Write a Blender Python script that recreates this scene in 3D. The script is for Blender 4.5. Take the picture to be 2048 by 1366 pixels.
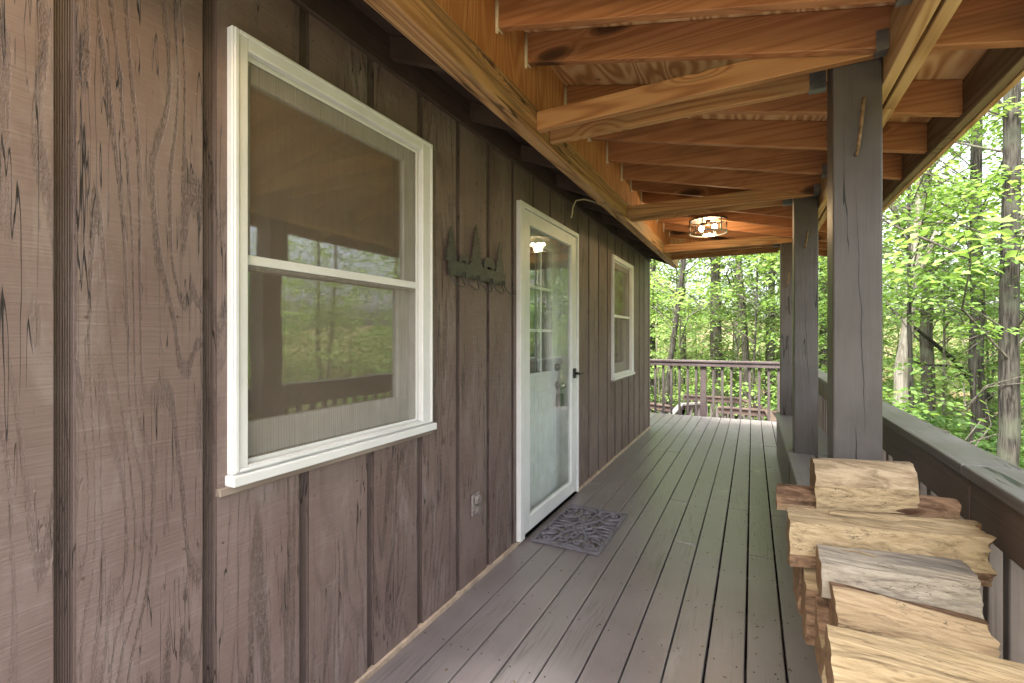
import bpy, math, random
import numpy as np
from mathutils import Vector, Matrix, noise as mnoise
random.seed(7)
rad = math.radians
for o in list(bpy.data.objects):
    bpy.data.objects.remove(o)
SC = bpy.context.scene
COL = SC.collection

# ------------------------------------------------------------------ camera, sky, sun, exposure
YAW = math.atan(481 / 926.0)
SY, CY = math.sin(YAW), math.cos(YAW)
EYE = 1.30
cam_d = bpy.data.cameras.new("camera")
cam_d.sensor_width = 36.0
cam_d.lens = 926.0 / 2048.0 * 36.0
cam_d.shift_y = -9.0 / 2048.0
cam_d.clip_start = 0.02
cam_d.clip_end = 500.0
cam = bpy.data.objects.new("camera", cam_d)
cam.location = (0, 0, EYE)
cam.rotation_euler = (rad(90), 0, YAW)
COL.objects.link(cam)
SC.camera = cam

SUN_EL, SUN_AZ = 58.0, 196.0          # azimuth measured from +Y towards +X
world = bpy.data.worlds.new("World")
SC.world = world
world.use_nodes = True
wn = world.node_tree
wn.nodes.clear()
sky = wn.nodes.new("ShaderNodeTexSky")
sky.sky_type = 'NISHITA'
sky.sun_disc = False
sky.sun_elevation = rad(SUN_EL)
sky.sun_rotation = rad(SUN_AZ)
sky.air_density = 1.0
sky.dust_density = 6.0
sky.ozone_density = 0.6
bg = wn.nodes.new("ShaderNodeBackground")
bg.inputs[1].default_value = 0.15
wo = wn.nodes.new("ShaderNodeOutputWorld")
hs = wn.nodes.new("ShaderNodeHueSaturation")
hs.inputs['Saturation'].default_value = 0.40
wn.links.new(sky.outputs[0], hs.inputs['Color'])
wn.links.new(hs.outputs[0], bg.inputs[0])
wn.links.new(bg.outputs[0], wo.inputs[0])

sun_d = bpy.data.lights.new("sun", 'SUN')
sun_d.energy = 2.8
sun_d.angle = rad(10)
sun_d.color = (1.0, 0.95, 0.87)
sun = bpy.data.objects.new("sun", sun_d)
sv = Vector((math.sin(rad(SUN_AZ)) * math.cos(rad(SUN_EL)), math.cos(rad(SUN_AZ)) * math.cos(rad(SUN_EL)), math.sin(rad(SUN_EL))))
sun.rotation_euler = (-sv).to_track_quat('-Z', 'Y').to_euler()
sun.location = (-3, -10, 20)
COL.objects.link(sun)

SC.view_settings.view_transform = 'Standard'
SC.view_settings.look = 'None'
SC.view_settings.gamma = 1.0
SC.view_settings.exposure = 2.8
SC.render.engine = 'CYCLES'
SC.cycles.max_bounces = 10
SC.cycles.diffuse_bounces = 6
SC.cycles.transparent_max_bounces = 24
SC.cycles.use_denoising = True
try:
    SC.cycles.denoiser = 'OPENIMAGEDENOISE'
except Exception:
    pass

# ------------------------------------------------------------------ object helpers
def link(name, data, parent=None):
    o = bpy.data.objects.new(name, data)
    COL.objects.link(o)
    if parent is not None:
        o.parent = parent
    return o

def tag(o, label=None, cat=None, group=None, kind=None):
    if label: o['label'] = label
    if cat: o['category'] = cat
    if group: o['group'] = group
    if kind: o['kind'] = kind
    return o

def empty(name, loc, label, cat, group=None, rz=0.0):
    o = link(name, None)
    o.empty_display_size = 0.1
    o.location = loc
    o.rotation_euler = (0, 0, rz)
    return tag(o, label, cat, group)

def origin_of(o):
    v = Vector((0, 0, 0))
    while o is not None:
        v += o.location
        o = o.parent
    return v

class MB:
    """collects shapes in world coordinates; build() makes ONE mesh object"""
    def __init__(s):
        s.v, s.f, s.m, s.sm = [], [], [], []
    def add(s, verts, faces, mi=0, smooth=False):
        b = len(s.v)
        s.v += [tuple(p) for p in verts]
        for f in faces:
            s.f.append(tuple(b + i for i in f)); s.m.append(mi); s.sm.append(smooth)
    def box(s, x0, x1, y0, y1, z0, z1, mi=0):
        s.add([(x0, y0, z0), (x1, y0, z0), (x1, y1, z0), (x0, y1, z0), (x0, y0, z1), (x1, y0, z1), (x1, y1, z1), (x0, y1, z1)],
              [(0, 3, 2, 1), (4, 5, 6, 7), (0, 1, 5, 4), (1, 2, 6, 5), (2, 3, 7, 6), (3, 0, 4, 7)], mi)
        return s
    def beam(s, p, q, w, h, mi=0, up=(0, 0, 1)):
        """a bar from p to q, w wide, h high, centred on the line"""
        p, q = Vector(p), Vector(q)
        d = (q - p).normalized()
        r = d.cross(Vector(up)).normalized() * (w / 2)
        u = r.cross(d).normalized() * (h / 2)
        vs = [p - r - u, p + r - u, p + r + u, p - r + u, q - r - u, q + r - u, q + r + u, q - r + u]
        s.add(vs, [(0, 1, 2, 3), (7, 6, 5, 4), (0, 4, 5, 1), (1, 5, 6, 2), (2, 6, 7, 3), (3, 7, 4, 0)], mi)
        return s
    def tube(s, pts, radii, n=8, mi=0, caps=True, smooth=True, flat=1.0):
        pts = [Vector(p) for p in pts]
        if not hasattr(radii, '__len__'): radii = [radii] * len(pts)
        rings, prev = [], None
        for i, p in enumerate(pts):
            d = (pts[min(i + 1, len(pts) - 1)] - pts[max(i - 1, 0)]).normalized()
            if prev is None:
                a = Vector((0, 0, 1)) if abs(d.z) < 0.9 else Vector((1, 0, 0))
                prev = d.cross(a).normalized()
            prev = (prev - d * prev.dot(d)).normalized()
            b = d.cross(prev)
            rings.append([p + (prev * math.cos(2 * math.pi * k / n) + b * math.sin(2 * math.pi * k / n) * flat) * radii[i] for k in range(n)])
        vs = [v for r in rings for v in r]
        fs = []
        for i in range(len(rings) - 1):
            for k in range(n):
                fs.append((i * n + k, i * n + (k + 1) % n, (i + 1) * n + (k + 1) % n, (i + 1) * n + k))
        if caps:
            fs.append(tuple(reversed(range(n))))
            fs.append(tuple((len(rings) - 1) * n + k for k in range(n)))
        s.add(vs, fs, mi, smooth)
        return s
    def disc(s, c, axis, r, depth, n=20, mi=0):
        c, a = Vector(c), Vector(axis).normalized()
        return s.tube([c - a * depth / 2, c + a * depth / 2], r, n, mi, smooth=False)
    def ball(s, c, r, n=14, mi=0, sz=1.0):
        vs, fs = [], []
        m = n // 2
        for i in range(m + 1):
            t = math.pi * i / m
            for k in range(n):
                p = 2 * math.pi * k / n
                vs.append((c[0] + r * math.sin(t) * math.cos(p), c[1] + r * math.sin(t) * math.sin(p), c[2] + r * sz * math.cos(t)))
        for i in range(m):
            for k in range(n):
                fs.append((i * n + k, (i + 1) * n + k, (i + 1) * n + (k + 1) % n, i * n + (k + 1) % n))
        s.add(vs, fs, mi, True)
        return s
    def build(s, name, mats, parent=None, bevel=0.0, seg=1, base=None):
        org = Vector(base) if base is not None else (origin_of(parent) if parent else Vector((0, 0, 0)))
        me = bpy.data.meshes.new(name)
        me.from_pydata([(a - org.x, b - org.y, c - org.z) for a, b, c in s.v], [], s.f)
        if not isinstance(mats, (list, tuple)): mats = [mats]
        for m in mats: me.materials.append(m)
        me.polygons.foreach_set('material_index', s.m)
        me.polygons.foreach_set('use_smooth', s.sm)
        me.update()
        o = link(name, me, parent)
        if parent is None: o.location = org
        if bevel:
            b = o.modifiers.new('bevel', 'BEVEL')
            b.width = bevel; b.segments = seg; b.limit_method = 'ANGLE'; b.angle_limit = rad(40)
        return o

# ------------------------------------------------------------------ material helpers
class NT:
    def __init__(s, name):
        s.mat = bpy.data.materials.new(name)
        s.mat.use_nodes = True
        s.t = s.mat.node_tree
        s.t.nodes.clear()
        s.out = s.t.nodes.new("ShaderNodeOutputMaterial")
    def put(s, sock, v):
        if hasattr(v, 'is_linked') or isinstance(v, bpy.types.NodeSocket):
            s.t.links.new(v, sock)
        elif isinstance(v, (tuple, list)) and len(v) == 3 and sock.type == 'RGBA':
            sock.default_value = (*v, 1)
        else:
            sock.default_value = v
    def n(s, typ, ins=None, **props):
        nd = s.t.nodes.new("ShaderNode" + typ)
        for k, v in props.items(): setattr(nd, k, v)
        for k, v in (ins or {}).items(): s.put(nd.inputs[k], v)
        return nd
    def m(s, op, a, b=0.0, c=0.0, clamp=False):
        nd = s.t.nodes.new("ShaderNodeMath"); nd.operation = op; nd.use_clamp = clamp
        s.put(nd.inputs[0], a); s.put(nd.inputs[1], b)
        if op in ('MULTIPLY_ADD', 'SMOOTH_MIN', 'COMPARE'): s.put(nd.inputs[2], c)
        return nd.outputs[0]
    def sstep(s, x, a, b, lo=0.0, hi=1.0):
        nd = s.t.nodes.new("ShaderNodeMapRange"); nd.interpolation_type = 'SMOOTHSTEP'
        s.put(nd.inputs[0], x); s.put(nd.inputs[1], a); s.put(nd.inputs[2], b); s.put(nd.inputs[3], lo); s.put(nd.inputs[4], hi)
        return nd.outputs[0]
    def pos(s, vary=40.0):
        p = s.n("NewGeometry").outputs['Position']
        if not vary: return p
        r = s.n("ObjectInfo").outputs['Random']
        off = s.n("CombineXYZ", {0: s.m('MULTIPLY', r, vary), 1: s.m('MULTIPLY', r, vary * 1.7), 2: s.m('MULTIPLY', r, vary * 2.3)}).outputs[0]
        return s.n("VectorMath", {0: p, 1: off}, operation='ADD').outputs[0]
    def scale(s, v, sc):
        return s.n("VectorMath", {0: v, 1: sc}, operation='MULTIPLY').outputs[0]
    def noise(s, v, scale=1.0, detail=3.0, rough=0.5, dist=0.0):
        return s.n("TexNoise", {'Vector': v, 'Scale': scale, 'Detail': detail, 'Roughness': rough, 'Distortion': dist}).outputs['Fac']
    def mix(s, f, a, b, mode='MIX'):
        nd = s.t.nodes.new("ShaderNodeMix"); nd.data_type = 'RGBA'; nd.blend_type = mode
        s.put(nd.inputs[0], f); s.put(nd.inputs[6], a); s.put(nd.inputs[7], b)
        return nd.outputs[2]
    def ramp(s, f, stops):
        nd = s.t.nodes.new("ShaderNodeValToRGB")
        el = nd.color_ramp.elements
        while len(el) < len(stops): el.new(0.5)
        for e, (p, c) in zip(el, stops):
            e.position = p; e.color = (*c, 1)
        s.put(nd.inputs[0], f)
        return nd.outputs[0]
    def bump(s, h, strength=0.3, dist=0.01, normal=None):
        ins = {'Height': h, 'Strength': strength, 'Distance': dist}
        if normal is not None: ins['Normal'] = normal
        return s.n("Bump", ins).outputs[0]
    def finish(s, color, rough=0.6, normal=None, spec=0.4, metal=0.0, **kw):
        ins = {'Base Color': color, 'Roughness': rough, 'Specular IOR Level': spec, 'Metallic': metal}
        if normal is not None: ins['Normal'] = normal
        ins.update(kw)
        b = s.n("BsdfPrincipled", ins)
        s.t.links.new(b.outputs[0], s.out.inputs[0])
        return s.mat

def axis_scale(axis, lo, hi):
    return tuple(lo if i == axis else hi for i in range(3))

def wood(name, axis, dark, mid, light, ring=16.0, cross=7.0, lo=0.38, rough=0.65, bump=0.3, knots=0.05, stain=None, streak=0.5, stain_amt=0.6, check=0.0, ringw=0.40, fibw=0.5, checks=(1, 1, 0.38)):
    t = NT(name)
    p = t.pos()
    v = t.scale(p, axis_scale(axis, lo, cross))
    n = t.noise(v, 1.0, 1.2, 0.35, 0.25)
    if knots:
        vk = t.n("TexVoronoi", {'Vector': t.scale(p, axis_scale(axis, 1.7, 4.6)), 'Scale': 1.0, 'Randomness': 1.0}).outputs['Distance']
        kn = t.sstep(vk, 0.0, 0.30, 1.0, 0.0)
        n = t.m('ADD', n, t.m('MULTIPLY', kn, 0.22))
        kcore = t.sstep(vk, knots, knots * 1.9, 1.0, 0.0)
    s = t.m('SINE', t.m('MULTIPLY', n, ring * 6.283))
    rings = t.m('POWER', t.m('MULTIPLY_ADD', s, 0.5, 0.5), 2.0)
    fib = t.noise(t.scale(p, axis_scale(axis, 1.6, 120.0)), 1.0, 3.0, 0.7)
    broad = t.noise(t.scale(p, axis_scale(axis, 0.9, 3.0)), 1.0, 3.0, 0.55)
    f = t.m('ADD', t.m('MULTIPLY', rings, ringw), t.m('ADD', t.m('MULTIPLY', fib, fibw), t.m('MULTIPLY', broad, 0.22)))
    col = t.ramp(f, [(0.25, light), (0.58, mid), (1.0, dark)])
    if stain:
        st = t.sstep(t.noise(t.scale(p, axis_scale(axis, 0.8, 4.5)), 1.0, 5.0, 0.65, 1.2), 0.50, 0.66)
        col = t.mix(t.m('MULTIPLY', st, stain_amt), col, stain)
    if check:
        c0 = t.noise(t.scale(p, axis_scale(axis, 0.55 * checks[0], 16.0 * checks[1])), 1.0, 2.5, 0.5, 0.3)
        ck = t.m('MULTIPLY', t.sstep(t.m('ABSOLUTE', t.m('SUBTRACT', c0, 0.5)), 0.004, 0.014, 1.0, 0.0), t.sstep(t.noise(t.scale(p, axis_scale(axis, 1.0 * checks[0], 6.0 * checks[1])), 1.0, 2.0), checks[2], checks[2] + 0.1))
        col = t.mix(t.m('MULTIPLY', ck, check), col, (0.03, 0.02, 0.012))
    if knots:
        col = t.mix(t.m('MULTIPLY', kcore, 0.85), col, tuple(c * 0.22 for c in dark))
    if fibw > 0.6:
        fx = t.noise(t.scale(p, axis_scale(axis, 7.0, 75.0)), 1.0, 4.0, 0.7, 0.4)
        col = t.mix(t.m('MULTIPLY', t.sstep(fx, 0.52, 0.70), 0.75), col, dark)
        fy = t.noise(t.scale(p, axis_scale(axis, 5.0, 14.0)), 1.0, 5.0, 0.65, 0.6)
        col = t.mix(t.m('MULTIPLY', t.sstep(fy, 0.52, 0.68), 0.45), col, mid)
        fib = t.m('ADD', fib, t.m('MULTIPLY', fx, -1.6))
    hgt = t.m('ADD', t.m('MULTIPLY', rings, -0.4), t.m('MULTIPLY', fib, 0.8))
    return t.finish(col, rough, t.bump(hgt, bump, 0.004), 0.35)

def siding_paint():
    t = NT("brown_siding_paint")
    p = t.pos(0)
    sx = t.n("SeparateXYZ", {0: p})
    yv, zv = sx.outputs[1], sx.outputs[2]
    board = t.m('FLOOR', t.m('DIVIDE', t.m('SUBTRACT', yv, 0.458), 0.2985))
    w = t.n("TexWhiteNoise", {'W': board}, noise_dimensions='1D').outputs['Value']
    off = t.n("CombineXYZ", {0: t.m('MULTIPLY', w, 30.0), 1: t.m('MULTIPLY', w, 17.0), 2: t.m('MULTIPLY', w, 11.0)}).outputs[0]
    q = t.n("VectorMath", {0: p, 1: off}, operation='ADD').outputs[0]
    # plain-sawn grain contours
    g = t.noise(t.scale(q, (5, 6.5, 0.75)), 1.0, 1.6, 0.4, 0.35)
    band = t.m('SINE', t.m('MULTIPLY', g, 84.0))
    broken = t.noise(t.scale(q, (60, 260, 75)), 1.0, 3.0, 0.75)
    region = t.sstep(t.noise(t.scale(q, (2.5, 4.0, 0.9)), 1.0, 2.0, 0.5), 0.40, 0.60)
    roughgrain = t.m('MULTIPLY', t.m('MULTIPLY', t.sstep(band, 0.30, 0.92), t.sstep(broken, 0.42, 0.56)), t.m('MULTIPLY_ADD', region, 0.75, 0.25))
    # open vertical checks
    c0 = t.noise(t.scale(q, (9, 30, 1.0)), 1.0, 2.6, 0.5, 0.12)
    ridge = t.m('ABSOLUTE', t.m('SUBTRACT', c0, 0.5))
    cmask = t.sstep(t.noise(t.scale(q, (3, 8.0, 2.4)), 1.0, 3.0, 0.6), 0.46, 0.53)
    crack = t.m('MULTIPLY', t.sstep(ridge, 0.0022, 0.0060, 1.0, 0.0), cmask)
    c2 = t.noise(t.scale(q, (9, 62, 2.4)), 1.0, 2.0, 0.5, 0.1)
    m2 = t.sstep(t.noise(t.scale(q, (4, 10.0, 2.2)), 1.7, 2.0, 0.6), 0.46, 0.53)
    crack2 = t.m('MULTIPLY', t.sstep(t.m('ABSOLUTE', t.m('SUBTRACT', c2, 0.47)), 0.003, 0.010, 1.0, 0.0), t.m('MULTIPLY', m2, region))
    crack = t.m('MAXIMUM', crack, t.m('MULTIPLY', crack2, 0.85))
    # rough-sawn blade marks, slightly slanted
    saw = t.noise(t.n("Mapping", {'Vector': p, 'Rotation': (rad(-9), 0, 0), 'Scale': (12, 7, 170)}).outputs[0], 1.0, 2.0, 0.5)
    mott = t.noise(q, 2.2, 5.0, 0.6)
    wear = t.sstep(t.noise(t.scale(q, (3, 6, 1.6)), 1.0, 6.0, 0.7, 0.6), 0.52, 0.68)
    base = t.mix(t.sstep(mott, 0.3, 0.7), (0.136, 0.091, 0.078), (0.192, 0.142, 0.126))
    base = t.mix(t.m('MULTIPLY_ADD', w, 0.30, -0.02, clamp=True), base, (0.108, 0.071, 0.061))
    base = t.mix(t.m('MULTIPLY', wear, 0.38), base, (0.262, 0.222, 0.206))
    col = t.mix(t.m('MULTIPLY', roughgrain, 0.62), base, (0.070, 0.046, 0.036))
    col = t.mix(t.m('MULTIPLY', t.sstep(saw, 0.50, 0.80), 0.12), col, (0.34, 0.29, 0.27))
    # groove bottoms are mixed darker and browner: grooves sit in a fixed repeat of the panel
    fy = t.m('FRACT', t.m('DIVIDE', t.m('SUBTRACT', yv, 0.4205), 0.2985))
    groove = t.m('LESS_THAN', fy, 0.127)
    ribs = t.m('SINE', t.m('MULTIPLY', yv, 6.283 / 0.0042))
    col = t.mix(t.m('MULTIPLY', groove, 0.60), col, (0.100, 0.072, 0.062))
    col = t.mix(t.m('MULTIPLY', groove, t.m('MULTIPLY', t.sstep(ribs, 0.2, 1.0), 0.7)), col, (0.035, 0.024, 0.02))
    col = t.mix(crack, col, (0.016, 0.011, 0.009))
    # specks of cobweb and paint spatter
    sp = t.n("TexVoronoi", {'Vector': p, 'Scale': 16.0}).outputs['Distance']
    spk = t.m('MULTIPLY', t.sstep(sp, 0.022, 0.04, 1.0, 0.0), t.sstep(t.noise(p, 2.7, 2.0), 0.52, 0.6))
    col = t.mix(t.m('MULTIPLY', spk, 0.6), col, (0.42, 0.38, 0.33))
    h = t.m('ADD', t.m('MULTIPLY', roughgrain, -0.7), t.m('ADD', t.m('MULTIPLY', crack, -2.2), t.m('MULTIPLY', saw, 0.55)))
    h = t.m('ADD', h, t.m('MULTIPLY', groove, t.m('MULTIPLY', ribs, 0.35)))
    nrm = t.bump(h, 0.85, 0.004)
    rg = t.m('ADD', 0.46, t.m('MULTIPLY', mott, 0.22))
    return t.finish(col, rg, nrm, 0.42)

def plain_siding():
    t = NT("bare_plywood_siding")
    p = t.pos(0)
    yv = t.n("SeparateXYZ", {0: p}).outputs[1]
    g = t.noise(t.scale(p, (6, 8, 0.9)), 1.0, 1.5, 0.4, 0.4)
    band = t.m('MULTIPLY_ADD', t.m('SINE', t.m('MULTIPLY', g, 70.0)), 0.5, 0.5)
    fib = t.noise(t.scale(p, (40, 150, 3)), 1.0, 2.0, 0.6)
    broad = t.noise(t.scale(p, (3, 3, 1.2)), 1.0, 4.0, 0.6)
    f = t.m('ADD', t.m('MULTIPLY', band, 0.3), t.m('ADD', t.m('MULTIPLY', fib, 0.4), t.m('MULTIPLY', broad, 0.4)))
    col = t.ramp(f, [(0.3, (0.50, 0.25, 0.105)), (0.6, (0.39, 0.165, 0.062)), (0.95, (0.24, 0.088, 0.030))])
    return t.finish(col, 0.6, t.bump(fib, 0.3, 0.003), 0.3)

def plywood():
    t = NT("plywood_sheathing")
    p = t.pos(0)
    g = t.noise(t.scale(p, (4.2, 0.9, 4)), 1.0, 2.0, 0.45, 0.5)
    band = t.m('MULTIPLY_ADD', t.m('SINE', t.m('MULTIPLY', g, 85.0)), 0.5, 0.5)
    fine = t.noise(t.scale(p, (90, 6, 30)), 1.0, 2.0)
    col = t.ramp(t.m('ADD', t.m('MULTIPLY', band, 0.65), t.m('MULTIPLY', fine, 0.35)), [(0.2, (0.58, 0.38, 0.21)), (0.6, (0.44, 0.24, 0.11)), (0.95, (0.27, 0.125, 0.05))])
    vk = t.n("TexVoronoi", {'Vector': p, 'Scale': 3.4}).outputs['Distance']
    col = t.mix(t.sstep(vk, 0.04, 0.09, 0.85, 0.0), col, (0.09, 0.045, 0.02))
    return t.finish(col, 0.7, t.bump(band, 0.2, 0.003), 0.25)

def painted(name, base, light, dark, axis=2, rough=0.5, grain=0.5, wear=0.4, crack=0.0, bump=0.35, spec=0.4, vary=40.0):
    """solid-stained timber whose grain still shows"""
    t = NT(name)
    p = t.pos(vary)
    g = t.noise(t.scale(p, axis_scale(axis, 0.7, 8.0)), 1.0, 1.5, 0.4, 0.3)
    band = t.m('MULTIPLY_ADD', t.m('SINE', t.m('MULTIPLY', g, 52.0)), 0.5, 0.5)
    fib = t.noise(t.scale(p, axis_scale(axis, 3.0, 140.0)), 1.0, 2.0, 0.6)
    mott = t.noise(p, 3.0, 5.0, 0.62)
    col = t.mix(t.sstep(mott, 0.32, 0.68), base, light)
    col = t.mix(t.m('MULTIPLY', t.m('MULTIPLY', band, t.sstep(fib, 0.4, 0.7)), grain), col, dark)
    w = t.sstep(t.noise(t.scale(p, axis_scale(axis, 1.5, 6.0)), 1.0, 6.0, 0.68, 0.4), 0.56, 0.74)
    col = t.mix(t.m('MULTIPLY', w, wear), col, light)
    h = t.m('ADD', t.m('MULTIPLY', band, -0.35), t.m('MULTIPLY', fib, 0.7))
    if crack:
        c0 = t.noise(t.scale(p, axis_scale(axis, 0.9, 14.0)), 1.0, 2.5, 0.5, 0.4)
        ck = t.m('MULTIPLY', t.sstep(t.m('ABSOLUTE', t.m('SUBTRACT', c0, 0.5)), 0.003, 0.008, 1.0, 0.0),
                 t.sstep(t.noise(t.scale(p, axis_scale(axis, 1.2, 5.0)), 1.0, 2.0), 0.62 - crack * 0.15, 0.66 - crack * 0.15))
        col = t.mix(ck, col, tuple(c * 0.15 for c in dark))
        h = t.m('ADD', h, t.m('MULTIPLY', ck, -3.0))
    return t.finish(col, t.m('ADD', rough - 0.08, t.m('MULTIPLY', mott, 0.18)), t.bump(h, bump, 0.003), spec)

def deck_paint():
    t = NT("grey_brown_deck_stain")
    p = t.pos(0)
    sx = t.n("SeparateXYZ", {0: p})
    bx = t.m('FLOOR', t.m('DIVIDE', t.m('ADD', sx.outputs[0], 1.159), 0.142))
    w = t.n("TexWhiteNoise", {'W': bx}, noise_dimensions='1D').outputs['Value']
    off = t.n("CombineXYZ", {0: t.m('MULTIPLY', w, 9.0), 1: t.m('MULTIPLY', w, 23.0), 2: 0.0}).outputs[0]
    q = t.n("VectorMath", {0: p, 1: off}, operation='ADD').outputs[0]
    g = t.noise(t.scale(q, (11, 0.8, 5)), 1.0, 1.5, 0.4, 0.3)
    band = t.m('MULTIPLY_ADD', t.m('SINE', t.m('MULTIPLY', g, 66.0)), 0.5, 0.5)
    fib = t.noise(t.scale(q, (150, 3.0, 20)), 1.0, 2.0, 0.6)
    mott = t.noise(p, 1.7, 6.0, 0.62)
    region = t.sstep(t.noise(t.scale(q, (4, 1.1, 1)), 1.0, 2.0), 0.45, 0.62)
    col = t.mix(t.sstep(mott, 0.3, 0.7), (0.130, 0.109, 0.111), (0.182, 0.161, 0.163))
    col = t.mix(t.m('MULTIPLY', w, 0.35), col, (0.185, 0.178, 0.172))
    grain = t.m('MULTIPLY', t.m('MULTIPLY', band, t.sstep(fib, 0.4, 0.66)), t.m('MULTIPLY_ADD', region, 0.55, 0.08))
    col = t.mix(grain, col, (0.048, 0.041, 0.038))
    # pale scuffs where feet and chairs drag
    sc = t.noise(t.scale(p, (2.4, 1.6, 1)), 1.0, 7.0, 0.72, 0.8)
    scuff = t.m('MULTIPLY', t.sstep(sc, 0.55, 0.72), t.sstep(t.noise(p, 0.9, 1.0), 0.36, 0.58))
    col = t.mix(t.m('MULTIPLY', scuff, 0.55), col, (0.32, 0.305, 0.295))
    sp = t.n("TexVoronoi", {'Vector': p, 'Scale': 11.0}).outputs['Distance']
    spk = t.m('MULTIPLY', t.sstep(sp, 0.018, 0.034, 1.0, 0.0), t.sstep(t.noise(p, 3.1, 2.0), 0.5, 0.56))
    col = t.mix(t.m('MULTIPLY', spk, 0.7), col, (0.42, 0.40, 0.37))
    sp2 = t.n("TexVoronoi", {'Vector': t.scale(p, (1, 0.6, 1)), 'Scale': 7.0}).outputs['Distance']
    col = t.mix(t.m('MULTIPLY', t.sstep(sp2, 0.02, 0.045, 1.0, 0.0), 0.6), col, (0.03, 0.025, 0.022))
    h = t.m('ADD', t.m('MULTIPLY', grain, -0.8), t.m('MULTIPLY', fib, 0.35))
    return t.finish(col, t.m('ADD', 0.26, t.m('MULTIPLY', mott, 0.24)), t.bump(h, 0.22, 0.002), 0.9)

def simple(name, col, rough=0.5, metal=0.0, spec=0.4, var=0.12, scale=6.0, bump=0.0, col2=None):
    t = NT(name)
    p = t.pos(10.0)
    n = t.noise(p, scale, 5.0, 0.6)
    c2 = col2 or tuple(c * (1 - var * 2) for c in col)
    c = t.mix(t.sstep(n, 0.35, 0.7), col, c2)
    nrm = t.bump(t.noise(p, scale * 14, 3.0), bump, 0.002) if bump else None
    return t.finish(c, rough, nrm, spec, metal)

def glass(name, tint=(0.95, 0.97, 0.96), f0=0.05, rough=0.0, dirt=0.04):
    t = NT(name)
    fc = t.n("LayerWeight", {'Blend': 0.5}).outputs['Facing']
    fr = t.m('MULTIPLY_ADD', t.m('POWER', fc, 5.0), 1.0 - f0, f0)
    tr = t.n("BsdfTransparent", {'Color': (*tint, 1)})
    wob = t.bump(t.noise(t.pos(0), 3.5, 1.0), 0.05, 0.02)
    gl = t.n("BsdfGlossy", {'Color': (0.95, 0.97, 0.97, 1), 'Roughness': rough, 'Normal': wob})
    mx = t.n("MixShader", {0: fr, 1: tr.outputs[0], 2: gl.outputs[0]})
    df = t.n("BsdfDiffuse", {'Color': (0.5, 0.5, 0.47, 1)})
    dn = t.m('MULTIPLY', t.sstep(t.noise(t.pos(0), 3.0, 5.0, 0.7), 0.35, 0.8), dirt)
    m2 = t.n("MixShader", {0: dn, 1: mx.outputs[0], 2: df.outputs[0]})
    t.t.links.new(m2.outputs[0], t.out.inputs[0])
    return t.mat

def screen_mesh():
    t = NT("insect_screen")
    p = t.pos(0)
    st = t.noise(t.scale(p, (1, 420, 5)), 1.0, 2.0, 0.6)
    wv = t.m('MULTIPLY', t.m('SINE', t.m('MULTIPLY', t.n("SeparateXYZ", {0: p}).outputs[1], 6.283 / 0.0093)), 0.02)
    fac = t.m('ADD', t.sstep(st, 0.3, 0.75, 0.24, 0.32), wv)
    df = t.n("BsdfDiffuse", {'Color': (0.21, 0.17, 0.13, 1)})
    tr = t.n("BsdfTransparent", {'Color': (1, 1, 1, 1)})
    mx = t.n("MixShader", {0: fac, 1: tr.outputs[0], 2: df.outputs[0]})
    t.t.links.new(mx.outputs[0], t.out.inputs[0])
    return t.mat

def emission(name, col, power):
    t = NT(name)
    e = t.n("Emission", {'Color': (*col, 1), 'Strength': power})
    t.t.links.new(e.outputs[0], t.out.inputs[0])
    return t.mat

def leaf_mat(name, c0, c1, c2, trans=0.52):
    t = NT(name)
    g = t.n("NewGeometry")
    r = g.outputs['Random Per Island']
    n = t.noise(g.outputs['Position'], 0.55, 2.0)
    orr = t.n("ObjectInfo").outputs['Random']
    f = t.m('ADD', t.m('MULTIPLY', r, 0.5), t.m('ADD', t.m('MULTIPLY', n, 0.4), t.m('MULTIPLY_ADD', orr, 0.35, -0.12)))
    col = t.ramp(f, [(0.1, c0), (0.5, c1), (0.95, c2)])
    d = t.n("BsdfPrincipled", {'Base Color': col, 'Roughness': 0.5, 'Specular IOR Level': 0.3})
    tc = t.mix(1.0, col, (1.15, 1.12, 0.70), 'MULTIPLY')
    tr = t.n("BsdfTranslucent", {'Color': tc})
    mx = t.n("MixShader", {0: trans, 1: d.outputs[0], 2: tr.outputs[0]})
    t.t.links.new(mx.outputs[0], t.out.inputs[0])
    return t.mat

def bark_mat(name, dark, light, lichen=None, vscale=3.0):
    t = NT(name)
    p = t.pos(20)
    a = t.noise(t.scale(p, (34, 34, vscale)), 1.0, 5.0, 0.65, 0.6)
    b = t.noise(p, 2.4, 4.0)
    col = t.mix(t.sstep(a, 0.36, 0.62), dark, light)
    if lichen:
        col = t.mix(t.m('MULTIPLY', t.sstep(b, 0.5, 0.65), 0.7), col, lichen)
    return t.finish(col, 0.9, t.bump(a, 0.9, 0.03), 0.15)

def ground_mat():
    t = NT("forest_floor")
    p = t.pos(0)
    a = t.noise(p, 0.35, 4.0); b = t.noise(p, 9.0, 6.0, 0.7)
    col = t.mix(t.sstep(b, 0.35, 0.65), (0.10, 0.068, 0.038), (0.19, 0.14, 0.085))
    col = t.mix(t.sstep(a, 0.42, 0.60), col, t.mix(t.sstep(b, 0.3, 0.7), (0.055, 0.085, 0.026), (0.095, 0.125, 0.042)))
    return t.finish(col, 0.95, t.bump(b, 0.8, 0.05), 0.1)

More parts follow.
